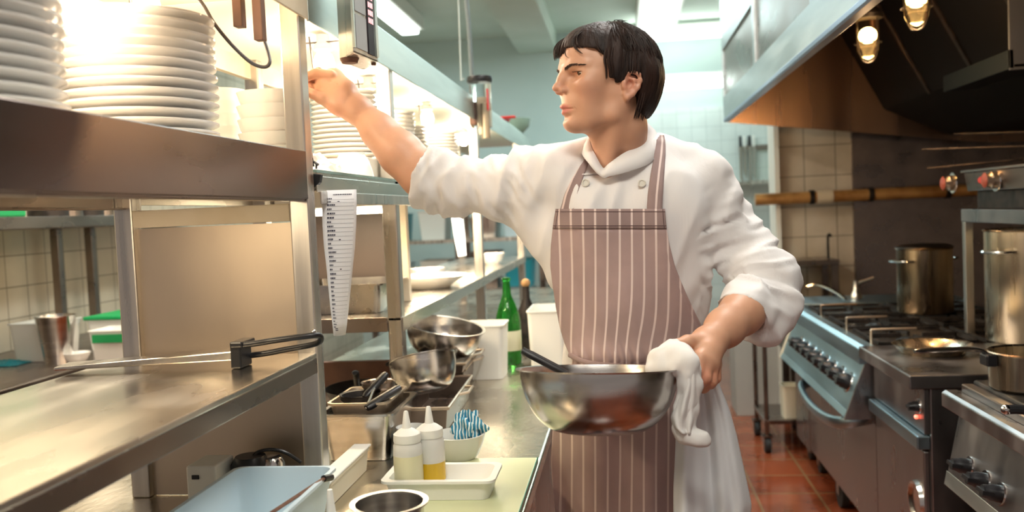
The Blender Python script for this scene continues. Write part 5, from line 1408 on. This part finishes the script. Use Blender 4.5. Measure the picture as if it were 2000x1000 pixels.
cutC = -66-lz+.25*(lx+60)*-1                                          # nape line
cutB2 = np.minimum(lx+38, -22-lz)
cutv = np.maximum.reduce([cutA, np.minimum(lx-16, 10-lz), np.minimum(lx+4, 2-lz), cutE, cutC, cutB2])
HH.F = np.maximum(HH.F, (cutv*.001).astype(np.float32)); del G
Vh, Qh = HH.mesh(); Vh = relax(Vh, Qh, 2, .5)
N = vnormals(Vh, Qh); Lh = (Vh-HO)@HR.T*1000
lat = Lattice(3)
az = np.arctan2(Lh[:, 1], Lh[:, 0]+25); el_ = Lh[:, 2]
d = lat(np.stack([az*9, el_/70, np.full(len(az), .5)], 1))*.6+lat(np.stack([az*22, el_/60, np.full(len(az), 3.5)], 1))*.4
Vh = Vh+N*(d*.0030)[:, None]
hair = np_obj('hair', Vh, Qh, M['hair'], chef)
rn = random.Random(8); m = MB()
hc = np.array([-11, 0, 44.]); hrad = np.array([102.5, 82.5, 85.5])
for k in range(760):
    phi = rn.uniform(-PI, PI)
    end = math.radians({0: 62}.get(0)+ (1-math.cos(phi))*.5*62)
    side = abs(math.sin(phi))
    if math.cos(phi) > .2: end = math.radians(60+rn.uniform(-4, 7))
    elif abs(phi) < 2.0: end = math.radians(80+rn.uniform(-8, 6))
    else: end = math.radians(118+rn.uniform(-14, 6))
    st = rn.uniform(0.02, end*.65); pts = []; sw = rn.uniform(-.12, .12); lift = rn.uniform(1.0, 1.035)
    for i in range(7):
        t_ = st+(end-st)*i/6; f = phi+sw*math.sin(i/6*PI)+.08*i/6
        q = hc+hrad*np.array([math.sin(t_)*math.cos(f), math.sin(t_)*math.sin(f), math.cos(t_)])*(lift+.006*math.sin(i*1.3+k))
        if t_ > math.radians(88): q[0] = q[0]*1.0-(t_-1.53)*6; q[1] *= 1-(t_-1.53)*.16
        pts.append(hd(*q))
    m.tube(pts, [.0007, .0011, .0012, .0012, .0011, .0008, .0002], 4, cap=False)
# fringe locks over the forehead and tufts at ear and nape
def lock(pl, r=.0016, n=9, spread=1.0):
    for k in range(n):
        o = np.array([rn.uniform(-1, 1), rn.uniform(-1, 1), rn.uniform(-1, 1)])*2.2*spread
        P = [hd(*(np.array(q)+o*(1-.35*i/len(pl)))) for i, q in enumerate(pl)]
        P = smooth_pts(P, 3); L_ = len(P)
        m.tube(P, [r*(1-.85*(i/(L_-1))**1.5) for i in range(L_)], 5, cap=False)
for y0 in (-42, -34, -26, -18, -10, -2, 6):
    dz = rn.uniform(-4, 4)
    lock([(58, y0*.8, 109), (82, y0*.95, 95), (93, y0, 80), (96-abs(y0)*.12, y0-4, 62+dz)], .0017, 12, 1.5)
for y0 in (14, 22, 30, 38):
    dz = rn.uniform(-3, 5)
    lock([(54, y0*.8, 108), (78, y0*.95, 92), (91-.25*y0, y0+4, 76), (90-.5*y0, y0+8, 66+dz)], .0015, 8, 1.4)
lock([(88, 16, 82), (95, 14, 70), (96, 20, 58), (92, 27, 53)], .0006, 3, .6)
lock([(80, 34, 84), (84, 42, 70), (76, 52, 58)], .0010, 5, .8)
lock([(50, 56, 90), (50, 66, 72), (42, 71, 56)], .0016, 9, 1.3)
for x0 in (40, 33, 26, 18): lock([(x0-6, 72, 66), (x0, 75, 44), (x0-2, 76, 26), (x0-3, 74.5, 10+rn.uniform(-4, 6))], .0014, 8, 1.2)
for x0 in (6, -4, -14, -24): lock([(x0-4, 79, 56), (x0, 83, 40), (x0+4, 85, 27+rn.uniform(-3, 3))], .0013, 7, 1.2)
for x0 in (-2, -8, -14, -20, -26): lock([(x0-4, 80, 58), (x0, 86, 40), (x0+2, 89, 25), (x0+3, 88, 15+rn.uniform(-3, 4))], .0016, 9, 1.1)
for x0, y0 in ((-46, 72), (-58, 62), (-70, 48), (-80, 30), (-84, 10), (-84, -10), (-78, -32), (-38, 74)):
    lock([(x0-6, y0, 10), (x0, y0*.97, -20), (x0+5, y0*.90, -46), (x0+9, y0*.82, -66+rn.uniform(-6, 4))], .0016, 10, 1.6)
for k in range(30):
    f = rn.uniform(-PI, PI); t_ = rn.uniform(.1, 1.0); q = hc+hrad*np.array([math.sin(t_)*math.cos(f), math.sin(t_)*math.sin(f), math.cos(t_)])
    lock([q*1.0, q+np.array([rn.uniform(-6, 6), rn.uniform(-6, 6), 6]), q+np.array([rn.uniform(-14, 6), rn.uniform(-10, 10), 7])], .0008, 2, .5)
so = m.build('hair_strands', M['hair'], chef)

# ---------------------------------------------------------------- jacket
J = Field((aY(770, 400, 1.9)[0], 1.66, .72), (aY(1570, 500, 1.8)[0], 2.08, 1.62), .0058)
J.ell(aY(1240, 440, 1.885), (.165, .108, .185), None, 0)
J.ell(aY(1238, 560, 1.88), (.150, .112, .17), None, .04)
J.ell(aY(1228, 700, 1.885), (.140, .108, .15), None, .05)
J.ell(aY(1222, 820, 1.885), (.152, .112, .13), None, .05)
J.cone(aY(1220, 840, 1.885), aY(1222, 1000, 1.885), .118, .125, .05)
J.chain([aY(1085, 350, 1.875), aY(1150, 322, 1.895), aY(1235, 312, 1.905), aY(1320, 322, 1.895), aY(1362, 350, 1.885)], [.062, .050, .052, .052, .056], .03)
J.cone(aY(1215, 300, 1.91), aY(1215, 340, 1.90), .052, .07, .03)
J.ell(aY(1170, 430, 1.84), (.075, .07, .09), None, .05)
J.ell(aY(1305, 430, 1.84), (.075, .07, .10), None, .05)
# raised sleeve
sv = pts_([(1085, 350, 1.875), (1030, 356, 1.89), (965, 368, 1.905), (900, 362, 1.918), (812, 332, 1.935)])
J.chain(sv, [.070, .066, .060, .058, .062], .03)
J.chain(pts_([(1010, 390, 1.90), (1075, 450, 1.89), (1110, 520, 1.885)]), [.052, .055, .06], .04)
J.chain(pts_([(880, 385, 1.915), (820, 372, 1.93)]), [.040, .044], .02)
# hanging sleeve
sw_ = pts_([(1374, 360, 1.885), (1416, 432, 1.885), (1458, 500, 1.875), (1492, 558, 1.85)])
J.chain(sw_, [.057, .055, .057, .062], .025)
J.chain(pts_([(1492, 560, 1.85), (1470, 596, 1.80), (1436, 628, 1.735)]), [.062, .060, .055], .025)
J.chain(pts_([(1500, 545, 1.85), (1512, 600, 1.82), (1500, 640, 1.79)]), [.050, .046, .034], .02)
J.chain(pts_([(1515, 530, 1.85), (1532, 520, 1.85)]), [.028, .018], .02)
# cuffs: cut and hollow
def cuff(p, inner, n, c, R, rin):
    J.cut(p, n, c, R)
    J.chain(inner, rin, .004, 'sub')
p = (aY(824, 335, 1.93)); n_ = _n(aY(770, 318, 1.94)-aY(850, 342, 1.93)); cuff(p, pts_([(770, 306, 1.94), (858, 345, 1.928)]), n_, aY(800, 330, 1.935), .12, [.050, .044])
p = (aY(1448, 622, 1.755)); n_ = _n(aY(1400, 655, 1.68)-aY(1470, 600, 1.80)); n_ = _n(n_+np.array([.0, .0, -.35])); cuff(p, pts_([(1400, 650, 1.68), (1468, 606, 1.79)]), n_, aY(1425, 655, 1.72), .115, [.046, .036])
# neck opening
J.chain(pts_([(1180, 300, 1.80), (1208, 285, 1.86), (1225, 260, 1.885)]), [.045, .058, .062], .01, 'sub')
J.chain(pts_([(1178, 318, 1.785), (1182, 290, 1.79)]), [.018, .03], .01, 'sub')
Vj, Qj = J.mesh(); Vj = relax(Vj, Qj, 2, .5)
Fj = J.F.copy(); Jlo, Jres, Jn = J.lo.copy(), J.res, J.n.copy()
N = vnormals(Vj, Qj)
l1, l2, l3 = Lattice(11), Lattice(12), Lattice(13)
def ridge(v): return 1-np.abs(v)*2.2
disp = np.zeros(len(Vj))
x, y, z = Vj[:, 0], Vj[:, 1], Vj[:, 2]
# torso: long, mostly vertical drapes fanning from the shoulders
dd = l1(np.stack([x*16+z*5, y*8, z*4.0], 1))*.0095+ridge(l2(np.stack([x*24-z*9, y*12, z*6+3], 1)))*.0050+l3(np.stack([x*40, y*30, z*26], 1))*.0014
disp += dd
# rings of folds on the sleeves
def sleeve(path, R, freq, amp, skew):
    P = np.array(path); best = np.full(len(Vj), 9.); tt = np.zeros(len(Vj)); acc = 0
    for i in range(len(P)-1):
        ab = P[i+1]-P[i]; L_ = np.linalg.norm(ab); t_ = np.clip(((Vj-P[i])@ab)/(L_*L_), 0, 1); ds = np.linalg.norm(Vj-P[i]-t_[:, None]*ab, axis=1)
        mm = ds < best; best[mm] = ds[mm]; tt[mm] = (acc+t_*L_)[mm]; acc += L_
    w_ = np.clip((R-best)/.03, 0, 1)
    w_ = w_*np.clip(tt/.07, 0, 1)
    v = l2(np.stack([tt*freq+z*skew, y*9+tt*4, z*9], 1)); v2 = l1(np.stack([tt*freq*1.9-z*skew*2, y*16, z*14+5], 1))
    return w_, (ridge(v)*.7+ridge(v2)*.35-.45)*amp
w1, d1 = sleeve(sv, .105, 26, .0135, 10); w2, d2 = sleeve(sw_+pts_([(1470, 596, 1.80), (1436, 628, 1.735)]), .12, 20, .0165, 14)
disp = disp*(1-.6*np.maximum(w1, w2))+w1*d1+w2*d2
Vj = Vj+N*disp[:, None]
Vj = relax(Vj, Qj, 1, .3)
jk = np_obj('jacket', Vj, Qj, M['jacket'], chef)
def front_y(x_, z_):
    """front-most surface of the jacket at (x, z)"""
    i = (x_-Jlo[0])/Jres; k = (z_-Jlo[2])/Jres; i0 = int(np.clip(round(i), 0, Jn[0]-1)); k0 = int(np.clip(round(k), 0, Jn[2]-1))
    c = Fj[i0, :, k0]; w_ = np.where(c < 0)[0]
    if len(w_) == 0: return None
    j = w_[0]
    if j == 0: return Jlo[1]
    a, b = c[j-1], c[j]; return Jlo[1]+Jres*(j-1+a/(a-b))
# collar
up_ = pts_([(1178, 329, 1.785), (1163, 304, 1.800), (1152, 276, 1.835), (1160, 258, 1.89), (1205, 248, 1.945), (1250, 240, 1.935), (1262, 240, 1.895), (1261, 262, 1.85), (1250, 284, 1.815), (1218, 300, 1.795), (1190, 320, 1.783)])
dn_ = pts_([(1176, 346, 1.775), (1152, 322, 1.785), (1138, 300, 1.83), (1150, 290, 1.90), (1205, 285, 1.965), (1262, 276, 1.955), (1286, 268, 1.90), (1288, 292, 1.84), (1270, 318, 1.795), (1228, 335, 1.775), (1192, 344, 1.770)])
def closed_smooth(p, n=6):
    L_ = len(p); o = []
    for i in range(L_):
        a, b, c, d = [np.array(p[(i+k) % L_]) for k in (-1, 0, 1, 2)]
        for k in range(n):
            u = k/n; o.append(.5*((2*b)+(-a+c)*u+(2*a-5*b+4*c-d)*u*u+(-a+3*b-3*c+d)*u**3))
    return o
U = closed_smooth(up_); D_ = closed_smooth(dn_); n = len(U); mid = [(a+b)/2+_n((a+b)/2-np.array([neck_base[0], neck_base[1], ((a+b)/2)[2]]))*.003 for a, b in zip(U, D_)]
MB().add(U+mid+D_, [(i, (i+1) % n, n+(i+1) % n, n+i) for i in range(n)]+[(n+i, n+(i+1) % n, 2*n+(i+1) % n, 2*n+i) for i in range(n)], True).build('collar', M['jacket'], chef, solid=.004, angle=180)
def on_front(px, py, off):
    p = aY(px, py, 1.78); yy = front_y(p[0], p[2])
    if yy is None: yy = 1.86
    p = aY(px, py, yy); yy = front_y(p[0], p[2]) or yy
    return aY(px, py, yy-off)
# overlapping front panel edge of the double breasted jacket
pth = [(1126, 402), (1128, 372), (1131, 345), (1150, 340), (1178, 336)]
MB().tube(smooth_pts([on_front(a, b, .003) for a, b in pth], 4), .0022, 8, flat=1.0).build('jacket_seam', M['jacket'], chef)
for (a, b) in ((1144, 357), (1254, 358)):
    c = on_front(a, b, .007); q = Vector((0, 0, 1)).rotation_difference(Vector((-.1, -1, .1)).normalized()).to_matrix().to_4x4()
    MB().lathe([(0, .002), (.0045, .002), (.006, .0038), (.0078, .0034), (.0082, .001), (.0078, -.004), (0, -.004)], (0, 0, 0), 24, M=Matrix.Translation(c) @ q).build('button', mat('button_plastic', (.72, .69, .62), .3) if a < 1200 else bpy.data.materials['button_plastic'], chef)

# ---------------------------------------------------------------- trousers and shoes
P_ = Field((-.22, 1.68, .02), (.24, 2.10, .95), .012)
P_.ell((.01, 1.90, .87), (.140, .080, .12), None, 0)
for s_, fx in ((-1, -.10), (1, .115)):
    P_.chain([(.01+s_*.075, 1.90, .84), (fx, 1.90, .50), (fx, 1.91, .09)], [.080, .066, .055], .03)
Vp, Qp = P_.mesh(); Vp = relax(Vp, Qp, 2); Np = vnormals(Vp, Qp)
Vp = Vp+Np*(l1(Vp*np.array([14, 14, 9]))*.006)[:, None]
np_obj('trousers', Vp, Qp, M['navy'], chef)
for fx in (-.10, .115):
    S_ = Field((fx-.08, 1.66, -.005), (fx+.08, 2.0, .14), .006)
    S_.chain([(fx, 1.94, .045), (fx, 1.86, .045), (fx, 1.76, .032)], [.042, .042, .036], .02)
    S_.cone((fx, 1.91, .06), (fx, 1.90, .11), .040, .045, .02); S_.cut((0, 0, .004), (0, 0, -1), (fx, 1.84, 0), .3)
    Vv, Qq = S_.mesh(); np_obj('shoe', relax(Vv, Qq, 1), Qq, M['black'], chef)

# ---------------------------------------------------------------- apron
rows = [(408, 1086, 1299), (425, 1083, 1300), (446, 1080, 1302), (480, 1076, 1308), (520, 1075, 1318), (560, 1080, 1334), (600, 1086, 1352), (640, 1094, 1372), (670, 1103, 1384), (692, 1112, 1386),
        (705, 1118, 1384), (725, 1112, 1372), (760, 1100, 1352), (800, 1088, 1344), (840, 1080, 1340), (900, 1076, 1338), (960, 1080, 1336), (1020, 1088, 1334), (1120, 1092, 1336), (1230, 1098, 1340)]
ry = [r[0] for r in rows]
NU, NV = 90, 150
lat = Lattice(21); lat2 = Lattice(22)
g = np.zeros((NV+1, NU+1, 3)); uvw = np.zeros((NV+1, NU+1, 2))
for j in range(NV+1):
    py = 408+(1230-408)*j/NV; xl = np.interp(py, ry, [r[1] for r in rows]); xr = np.interp(py, ry, [r[2] for r in rows])
    for i in range(NU+1):
        px = xl+(xr-xl)*i/NU; p = aY(px, py, 1.78); yy = front_y(p[0], max(p[2], .80))
        g[j, i] = (px, py, yy if yy is not None else np.nan)
Y_ = g[:, :, 2]
for j in range(NV+1):
    r = Y_[j]; ok = ~np.isnan(r)
    if ok.sum() < 3: Y_[j] = Y_[j-1]; continue
    f_ = np.interp(np.arange(NU+1), np.arange(NU+1)[ok], r[ok]); Y_[j] = np.minimum(f_, r[ok].min()+.085)
for _ in range(14):   # cloth spans hollows: blur but never behind the body
    Z = Y_.copy(); Z[1:-1] = (Y_[:-2]+Y_[1:-1]*2+Y_[2:])/4; Z[:, 1:-1] = (Z[:, :-2]+Z[:, 1:-1]*2+Z[:, 2:])/4; Y_ = np.minimum(Z, Y_+.0015)
for j in range(NV+1):
    for i in range(NU+1):
        px, py = g[j, i, :2]; u = i/NU; v = (py-408)/600
        w_ = lat(np.array([[u*5+v*1.2, v*3.0, .3]]))[0]*.0045+lat2(np.array([[u*9-v*2, v*8, .7]]))[0]*.0018
        if py > 700:
            s_ = min(1, (py-700)/120); w_ += s_*.011*math.sin(u*13+1.2+.4*math.sin(v*5))-s_*.012-max(0, py-830)*.00006
        cin = math.exp(-((py-712)/10)**2)*.004-math.exp(-((py-700)/22)**2)*.007+math.exp(-((py-706)/26)**2)*.0035*math.sin(u*95+2*math.sin(u*17))
        edge = 0
        wob = lat(np.array([[u*4, v*5, 5.5]]))[0]*2.2
        p = aY(px+(wob if 3 < i < NU-3 else 0), py, Y_[j, i]-.0095+w_*(.35 if py < 450 else 1)+cin)
        g[j, i] = p; uvw[j, i] = ((px-1080)/946+.0030*lat(np.array([[u*3+7, v*4, 1.5]]))[0]+(.012*math.sin(u*PI)*math.exp(-((py-700)/60)**2)), -(py-408)/946)
bandrow = int(round((444-408)/(1230-408)*NV))
def grid_obj(G_, U_, name, mt, parent, thick=.002):
    nv, nu = G_.shape[0]-1, G_.shape[1]-1; loc = np.array(parent.location)
    F_ = [(j*(nu+1)+i, j*(nu+1)+i+1, (j+1)*(nu+1)+i+1, (j+1)*(nu+1)+i) for j in range(nv) for i in range(nu)]
    me = bpy.data.meshes.new(name); me.from_pydata((G_.reshape(-1, 3)-loc).tolist(), [], F_); me.polygons.foreach_set('use_smooth', [True]*len(F_))
    uvl = me.uv_layers.new(name='UVMap'); li = np.zeros(len(me.loops), int); me.loops.foreach_get('vertex_index', li); uvl.data.foreach_set('uv', U_.reshape(-1, 2)[li].astype(np.float32).ravel())
    o = bpy.data.objects.new(name, me); COL.objects.link(o); me.materials.append(mt); o.parent = parent
    md = o.modifiers.new('solid', 'SOLIDIFY'); md.thickness = thick; md.offset = 0
    return o
def stripe_mat(name, base, pitch=.0247, wdt=.0042, off=0.0):
    m = cloth_mat(name, base, b=.22); b = m.node_tree.nodes['Principled BSDF']
    uvn = nd(m, 'ShaderNodeUVMap'); sp = nd(m, 'ShaderNodeSeparateXYZ'); lk(m, uvn.outputs[0], sp.inputs[0])
    ad = nd(m, 'ShaderNodeMath', operation='ADD'); ad.inputs[1].default_value = 1.0+off; lk(m, sp.outputs[0], ad.inputs[0])
    dv = nd(m, 'ShaderNodeMath', operation='DIVIDE'); dv.inputs[1].default_value = pitch; lk(m, ad.outputs[0], dv.inputs[0])
    fr = nd(m, 'ShaderNodeMath', operation='FRACT'); lk(m, dv.outputs[0], fr.inputs[0])
    lt = nd(m, 'ShaderNodeMath', operation='LESS_THAN'); lt.inputs[1].default_value = wdt/pitch; lk(m, fr.outputs[0], lt.inputs[0])
    tc = nd(m, 'ShaderNodeTexCoord'); n1 = nd(m, 'ShaderNodeTexNoise'); n1.inputs['Scale'].default_value = 7; n1.inputs['Detail'].default_value = 5; lk(m, tc.outputs['Object'], n1.inputs[0])
    rp = nd(m, 'ShaderNodeValToRGB'); rp.color_ramp.elements[0].color = (*[c*.84 for c in base], 1); rp.color_ramp.elements[1].color = (*[min(1, c*1.14) for c in base], 1); rp.color_ramp.elements[0].position = .35; rp.color_ramp.elements[1].position = .65
    lk(m, n1.outputs[0], rp.inputs[0])
    mx = nd(m, 'ShaderNodeMix', data_type='RGBA'); lk(m, lt.outputs[0], mx.inputs[0]); lk(m, rp.outputs[0], mx.inputs[6]); mx.inputs[7].default_value = (.74, .60, .56, 1)
    lk(m, mx.outputs[2], b.inputs['Base Color']); return m
MAUVE = (.42, .295, .28)
M['apron'] = stripe_mat('striped_apron_cotton', MAUVE); M['apron_band'] = stripe_mat('apron_band_cotton', tuple(c*.80 for c in MAUVE))
grid_obj(g, uvw, 'apron', M['apron'], chef)
gb = g[:bandrow+1].copy(); gb[:, :, 1] -= .0028; grid_obj(gb, uvw[:bandrow+1], 'apron_band', M['apron_band'], chef)
m = MB()
for r in (1, bandrow-1): m.tube([tuple(q+np.array([0, -.0038, 0])) for q in g[r, ::3]], .0008, 5)
for c in (2, NU-2): m.tube([tuple(q+np.array([0, -.0038, 0])) for q in g[:bandrow+1, c]], .0008, 5)
m.build('band_stitching', mat('dark_thread', (.12, .07, .07), .8), chef)
# straps
def strap(c, wl, offs, u0):
    P = []; 
    for (a, b), w_ in zip(c, wl): P.append((a, b, w_))
    xs = np.array([p_[0] for p_ in P], float); ysr = np.array([p_[1] for p_ in P], float); ws = np.array([p_[2] for p_ in P], float)
    n = 26; k = 5; G_ = np.zeros((n+1, k+1, 3)); U_ = np.zeros((n+1, k+1, 2)); s = np.linspace(0, 1, len(P))
    for j in range(n+1):
        t_ = j/n; cx = np.interp(t_, s, xs); cy = np.interp(t_, s, ysr); w_ = np.interp(t_, s, ws)
        for i in range(k+1):
            px = cx+(i/k-.5)*w_; G_[j, i] = on_front(px, cy, .0065+.006*max(0, (320-cy)/50)); U_[j, i] = (u0+(i/k-.5)*w_/946, t_)
    Yv = G_[:, :, 1]
    for _ in range(3): Yv[1:-1] = (Yv[:-2]+2*Yv[1:-1]+Yv[2:])/4
    return G_, U_
G_, U_ = strap([(1107, 414), (1115, 380), (1127, 350), (1140, 325), (1149, 308)], [27, 25, 21, 15, 9], 0, 0)
grid_obj(G_, U_+np.array([.0, 0]), 'neck_strap', M['apron_band'], chef)
G_, U_ = strap([(1278, 414), (1280, 380), (1284, 340), (1289, 300), (1291, 276), (1290, 264)], [30, 30, 27, 22, 17, 13], 0, .012)
grid_obj(G_, U_, 'neck_strap', M['apron_band'], chef)
# gathered waist tie
pts = [on_front(px, py, .020) for px, py in ((1112, 693), (1140, 706), (1180, 713), (1240, 716), (1300, 714), (1370, 698))]
MB().tube(smooth_pts(pts, 5), .0042, 10, flat=1.3).build('waist_tie', M['apron_band'], chef)
pts = [on_front(px, py, .026) for px, py in ((1160, 708), (1168, 714), (1174, 724))]
MB().tube(pts, [.004, .0065, .003], 8).build('waist_knot', M['apron_band'], chef)

# ---------------------------------------------------------------- bowl in the hand
bc = aY(1169, 722, 1.603); RB = .1445; DB = .110
tilt = Euler((math.radians(-7.0), math.radians(1.2), 0)).to_matrix().to_4x4()
T = Matrix.Translation(bc) @ tilt @ Matrix.Translation((0, 0, -DB))
prof = [(0, 0), (RB*.42, 0)]
for k in range(1, 13):
    a = k/12*PI/2; prof.append((RB*.42+RB*.56*math.sin(a)**.95, DB*(1-math.cos(a)**1.15)))
prof += [(RB+.004, DB+.0005), (RB+.005, DB+.003), (RB*.985, DB+.002)]
for k in range(11, 0, -1):
    a = k/12*PI/2; prof.append((RB*.42+RB*.56*math.sin(a)**.95-.002, DB*(1-math.cos(a)**1.15)+.002))
prof += [(RB*.41, .002), (0, .002)]
o = MB().lathe(prof, (0, 0, 0), 96, M=T).build('mixing_bowl', M['steel_bowl'], origin=tuple(bc-np.array([0, 0, DB])))
tag(o, 'large steel mixing bowl held by the cook against the striped apron', 'bowl')
t = thing('spoon', 'spoon with a black handle resting in the held mixing bowl', 'spoon', tuple(bc))
a = aY(1020, 684, 1.60); b = aY(1092, 722, 1.60)
MB().tube(smooth_pts([a, a+(b-a)*.25, b, b+(b-a)*.2], 3), [.0085]*3+[.0095]*4+[.008]*3, 12, flat=.8).build('handle', M['black'], t)
c_ = b+(b-a)*.75; c_[2] = bc[2]-.055
MB().tube([b+(b-a)*.15, c_], .003, 8).build('shaft', M['steel_polish'], t)

# ---------------------------------------------------------------- towels
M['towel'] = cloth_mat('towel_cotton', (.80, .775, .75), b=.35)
M['towel_shade'] = cloth_mat('shaded_white_cloth', (.74, .76, .78), b=.15)  # towel white made darker and cooler, shade put into the colour
# folded towel over the bowl rim, under the thumb
W_ = Field((aY(1250, 700, 1.56)[0], 1.50, aY(1330, 890, 1.56)[2]), (aY(1400, 700, 1.62)[0], 1.68, aY(1330, 650, 1.56)[2]), .003)
W_.chain(pts_([(1272, 718, 1.575), (1286, 700, 1.578), (1302, 684, 1.585), (1320, 672, 1.592)]), [.009, .012, .012, .009], .012)
W_.chain(pts_([(1274, 720, 1.568), (1310, 714, 1.560), (1344, 706, 1.556)]), [.009, .013, .015], .014)
W_.chain(pts_([(1296, 700, 1.575), (1325, 692, 1.572), (1346, 704, 1.562)]), [.014, .016, .015], .014)
W_.chain(pts_([(1334, 706, 1.556), (1336, 750, 1.552), (1327, 800, 1.556), (1322, 836, 1.560)]), [.010, .0085, .0095, .0085], .012)
W_.chain(pts_([(1350, 706, 1.560), (1357, 750, 1.556), (1353, 800, 1.553), (1346, 838, 1.556)]), [.013, .0085, .0095, .010], .012)
W_.chain(pts_([(1342, 730, 1.551), (1345, 790, 1.548)]), [.008, .007], .010)
W_.chain(pts_([(1324, 836, 1.558), (1340, 852, 1.556), (1360, 856, 1.554), (1378, 862, 1.554)]), [.009, .0125, .0120, .0105], .010)
W_.chain(pts_([(1330, 846, 1.548), (1376, 850, 1.550)]), [.006, .006], .008)
Vw, Qw = W_.mesh(); Vw = relax(Vw, Qw, 2); Nw = vnormals(Vw, Qw)
dw = ridge(l1(Vw*np.array([48, 48, 10])))*.0042+l2(Vw*np.array([60, 60, 30]))*.0022
Vw = Vw+Nw*dw[:, None]
tw = thing('towel', 'rolled white towel held by the thumb over the rim of the mixing bowl', 'towel', tuple(aY(1335, 860, 1.56)))
np_obj('cloth', Vw, Qw, M['towel'], tw)
rws = [(698, 1328, 1362), (720, 1325, 1366), (750, 1330, 1364), (790, 1321, 1364), (815, 1314, 1361), (836, 1318, 1354), (848, 1332, 1350)]
nv, nu = 34, 26; g3 = np.zeros((nv+1, nu+1, 3)); u3 = np.zeros((nv+1, nu+1, 2)); la3 = Lattice(41)
for j in range(nv+1):
    v = j/nv; py = 698+(848-698)*v; xl = np.interp(py, [r[0] for r in rws], [r[1] for r in rws]); xr = np.interp(py, [r[0] for r in rws], [r[2] for r in rws])
    for i in range(nu+1):
        u = i/nu; e_ = (2*u-1)**4*.022+(1-v)**3*.012
        yy = 1.5375+e_+.0045*math.sin(u*9+v*2.5)*(.4+v)+.0022*math.sin(u*19-v*5)+.003*la3(np.array([[u*4, v*7, .5]]))[0]
        g3[j, i] = aY(xl+(xr-xl)*u+3*math.sin(v*6), py, yy); u3[j, i] = (u, v)
grid_obj(g3, u3, 'hanging_fold', M['towel'], tw, .0035)
# long white cloth hanging behind it
rows = [(735, 1332, 1398), (760, 1330, 1408), (800, 1324, 1424), (850, 1320, 1438), (900, 1318, 1449), (950, 1316, 1460), (985, 1316, 1467), (1030, 1316, 1462), (1080, 1318, 1440)]
NV, NU = 60, 50; g2 = np.zeros((NV+1, NU+1, 3)); u2 = np.zeros((NV+1, NU+1, 2)); la = Lattice(31)
for j in range(NV+1):
    py = 735+(1080-735)*j/NV; xl = np.interp(py, [r[0] for r in rows], [r[1] for r in rows]); xr = np.interp(py, [r[0] for r in rows], [r[2] for r in rows])
    for i in range(NU+1):
        u = i/NU; v = j/NV; fan = .3+.7*v
        yy = 1.66+.016*fan*math.sin(u*11+2.0+.8*v)+.008*fan*math.sin(u*25+v*2)+.004*la(np.array([[u*5, v*6, .5]]))[0]+.03*u*v
        g2[j, i] = aY(xl+(xr-xl)*u, py+14*u*v*math.sin(u*3), yy); u2[j, i] = (u, v)
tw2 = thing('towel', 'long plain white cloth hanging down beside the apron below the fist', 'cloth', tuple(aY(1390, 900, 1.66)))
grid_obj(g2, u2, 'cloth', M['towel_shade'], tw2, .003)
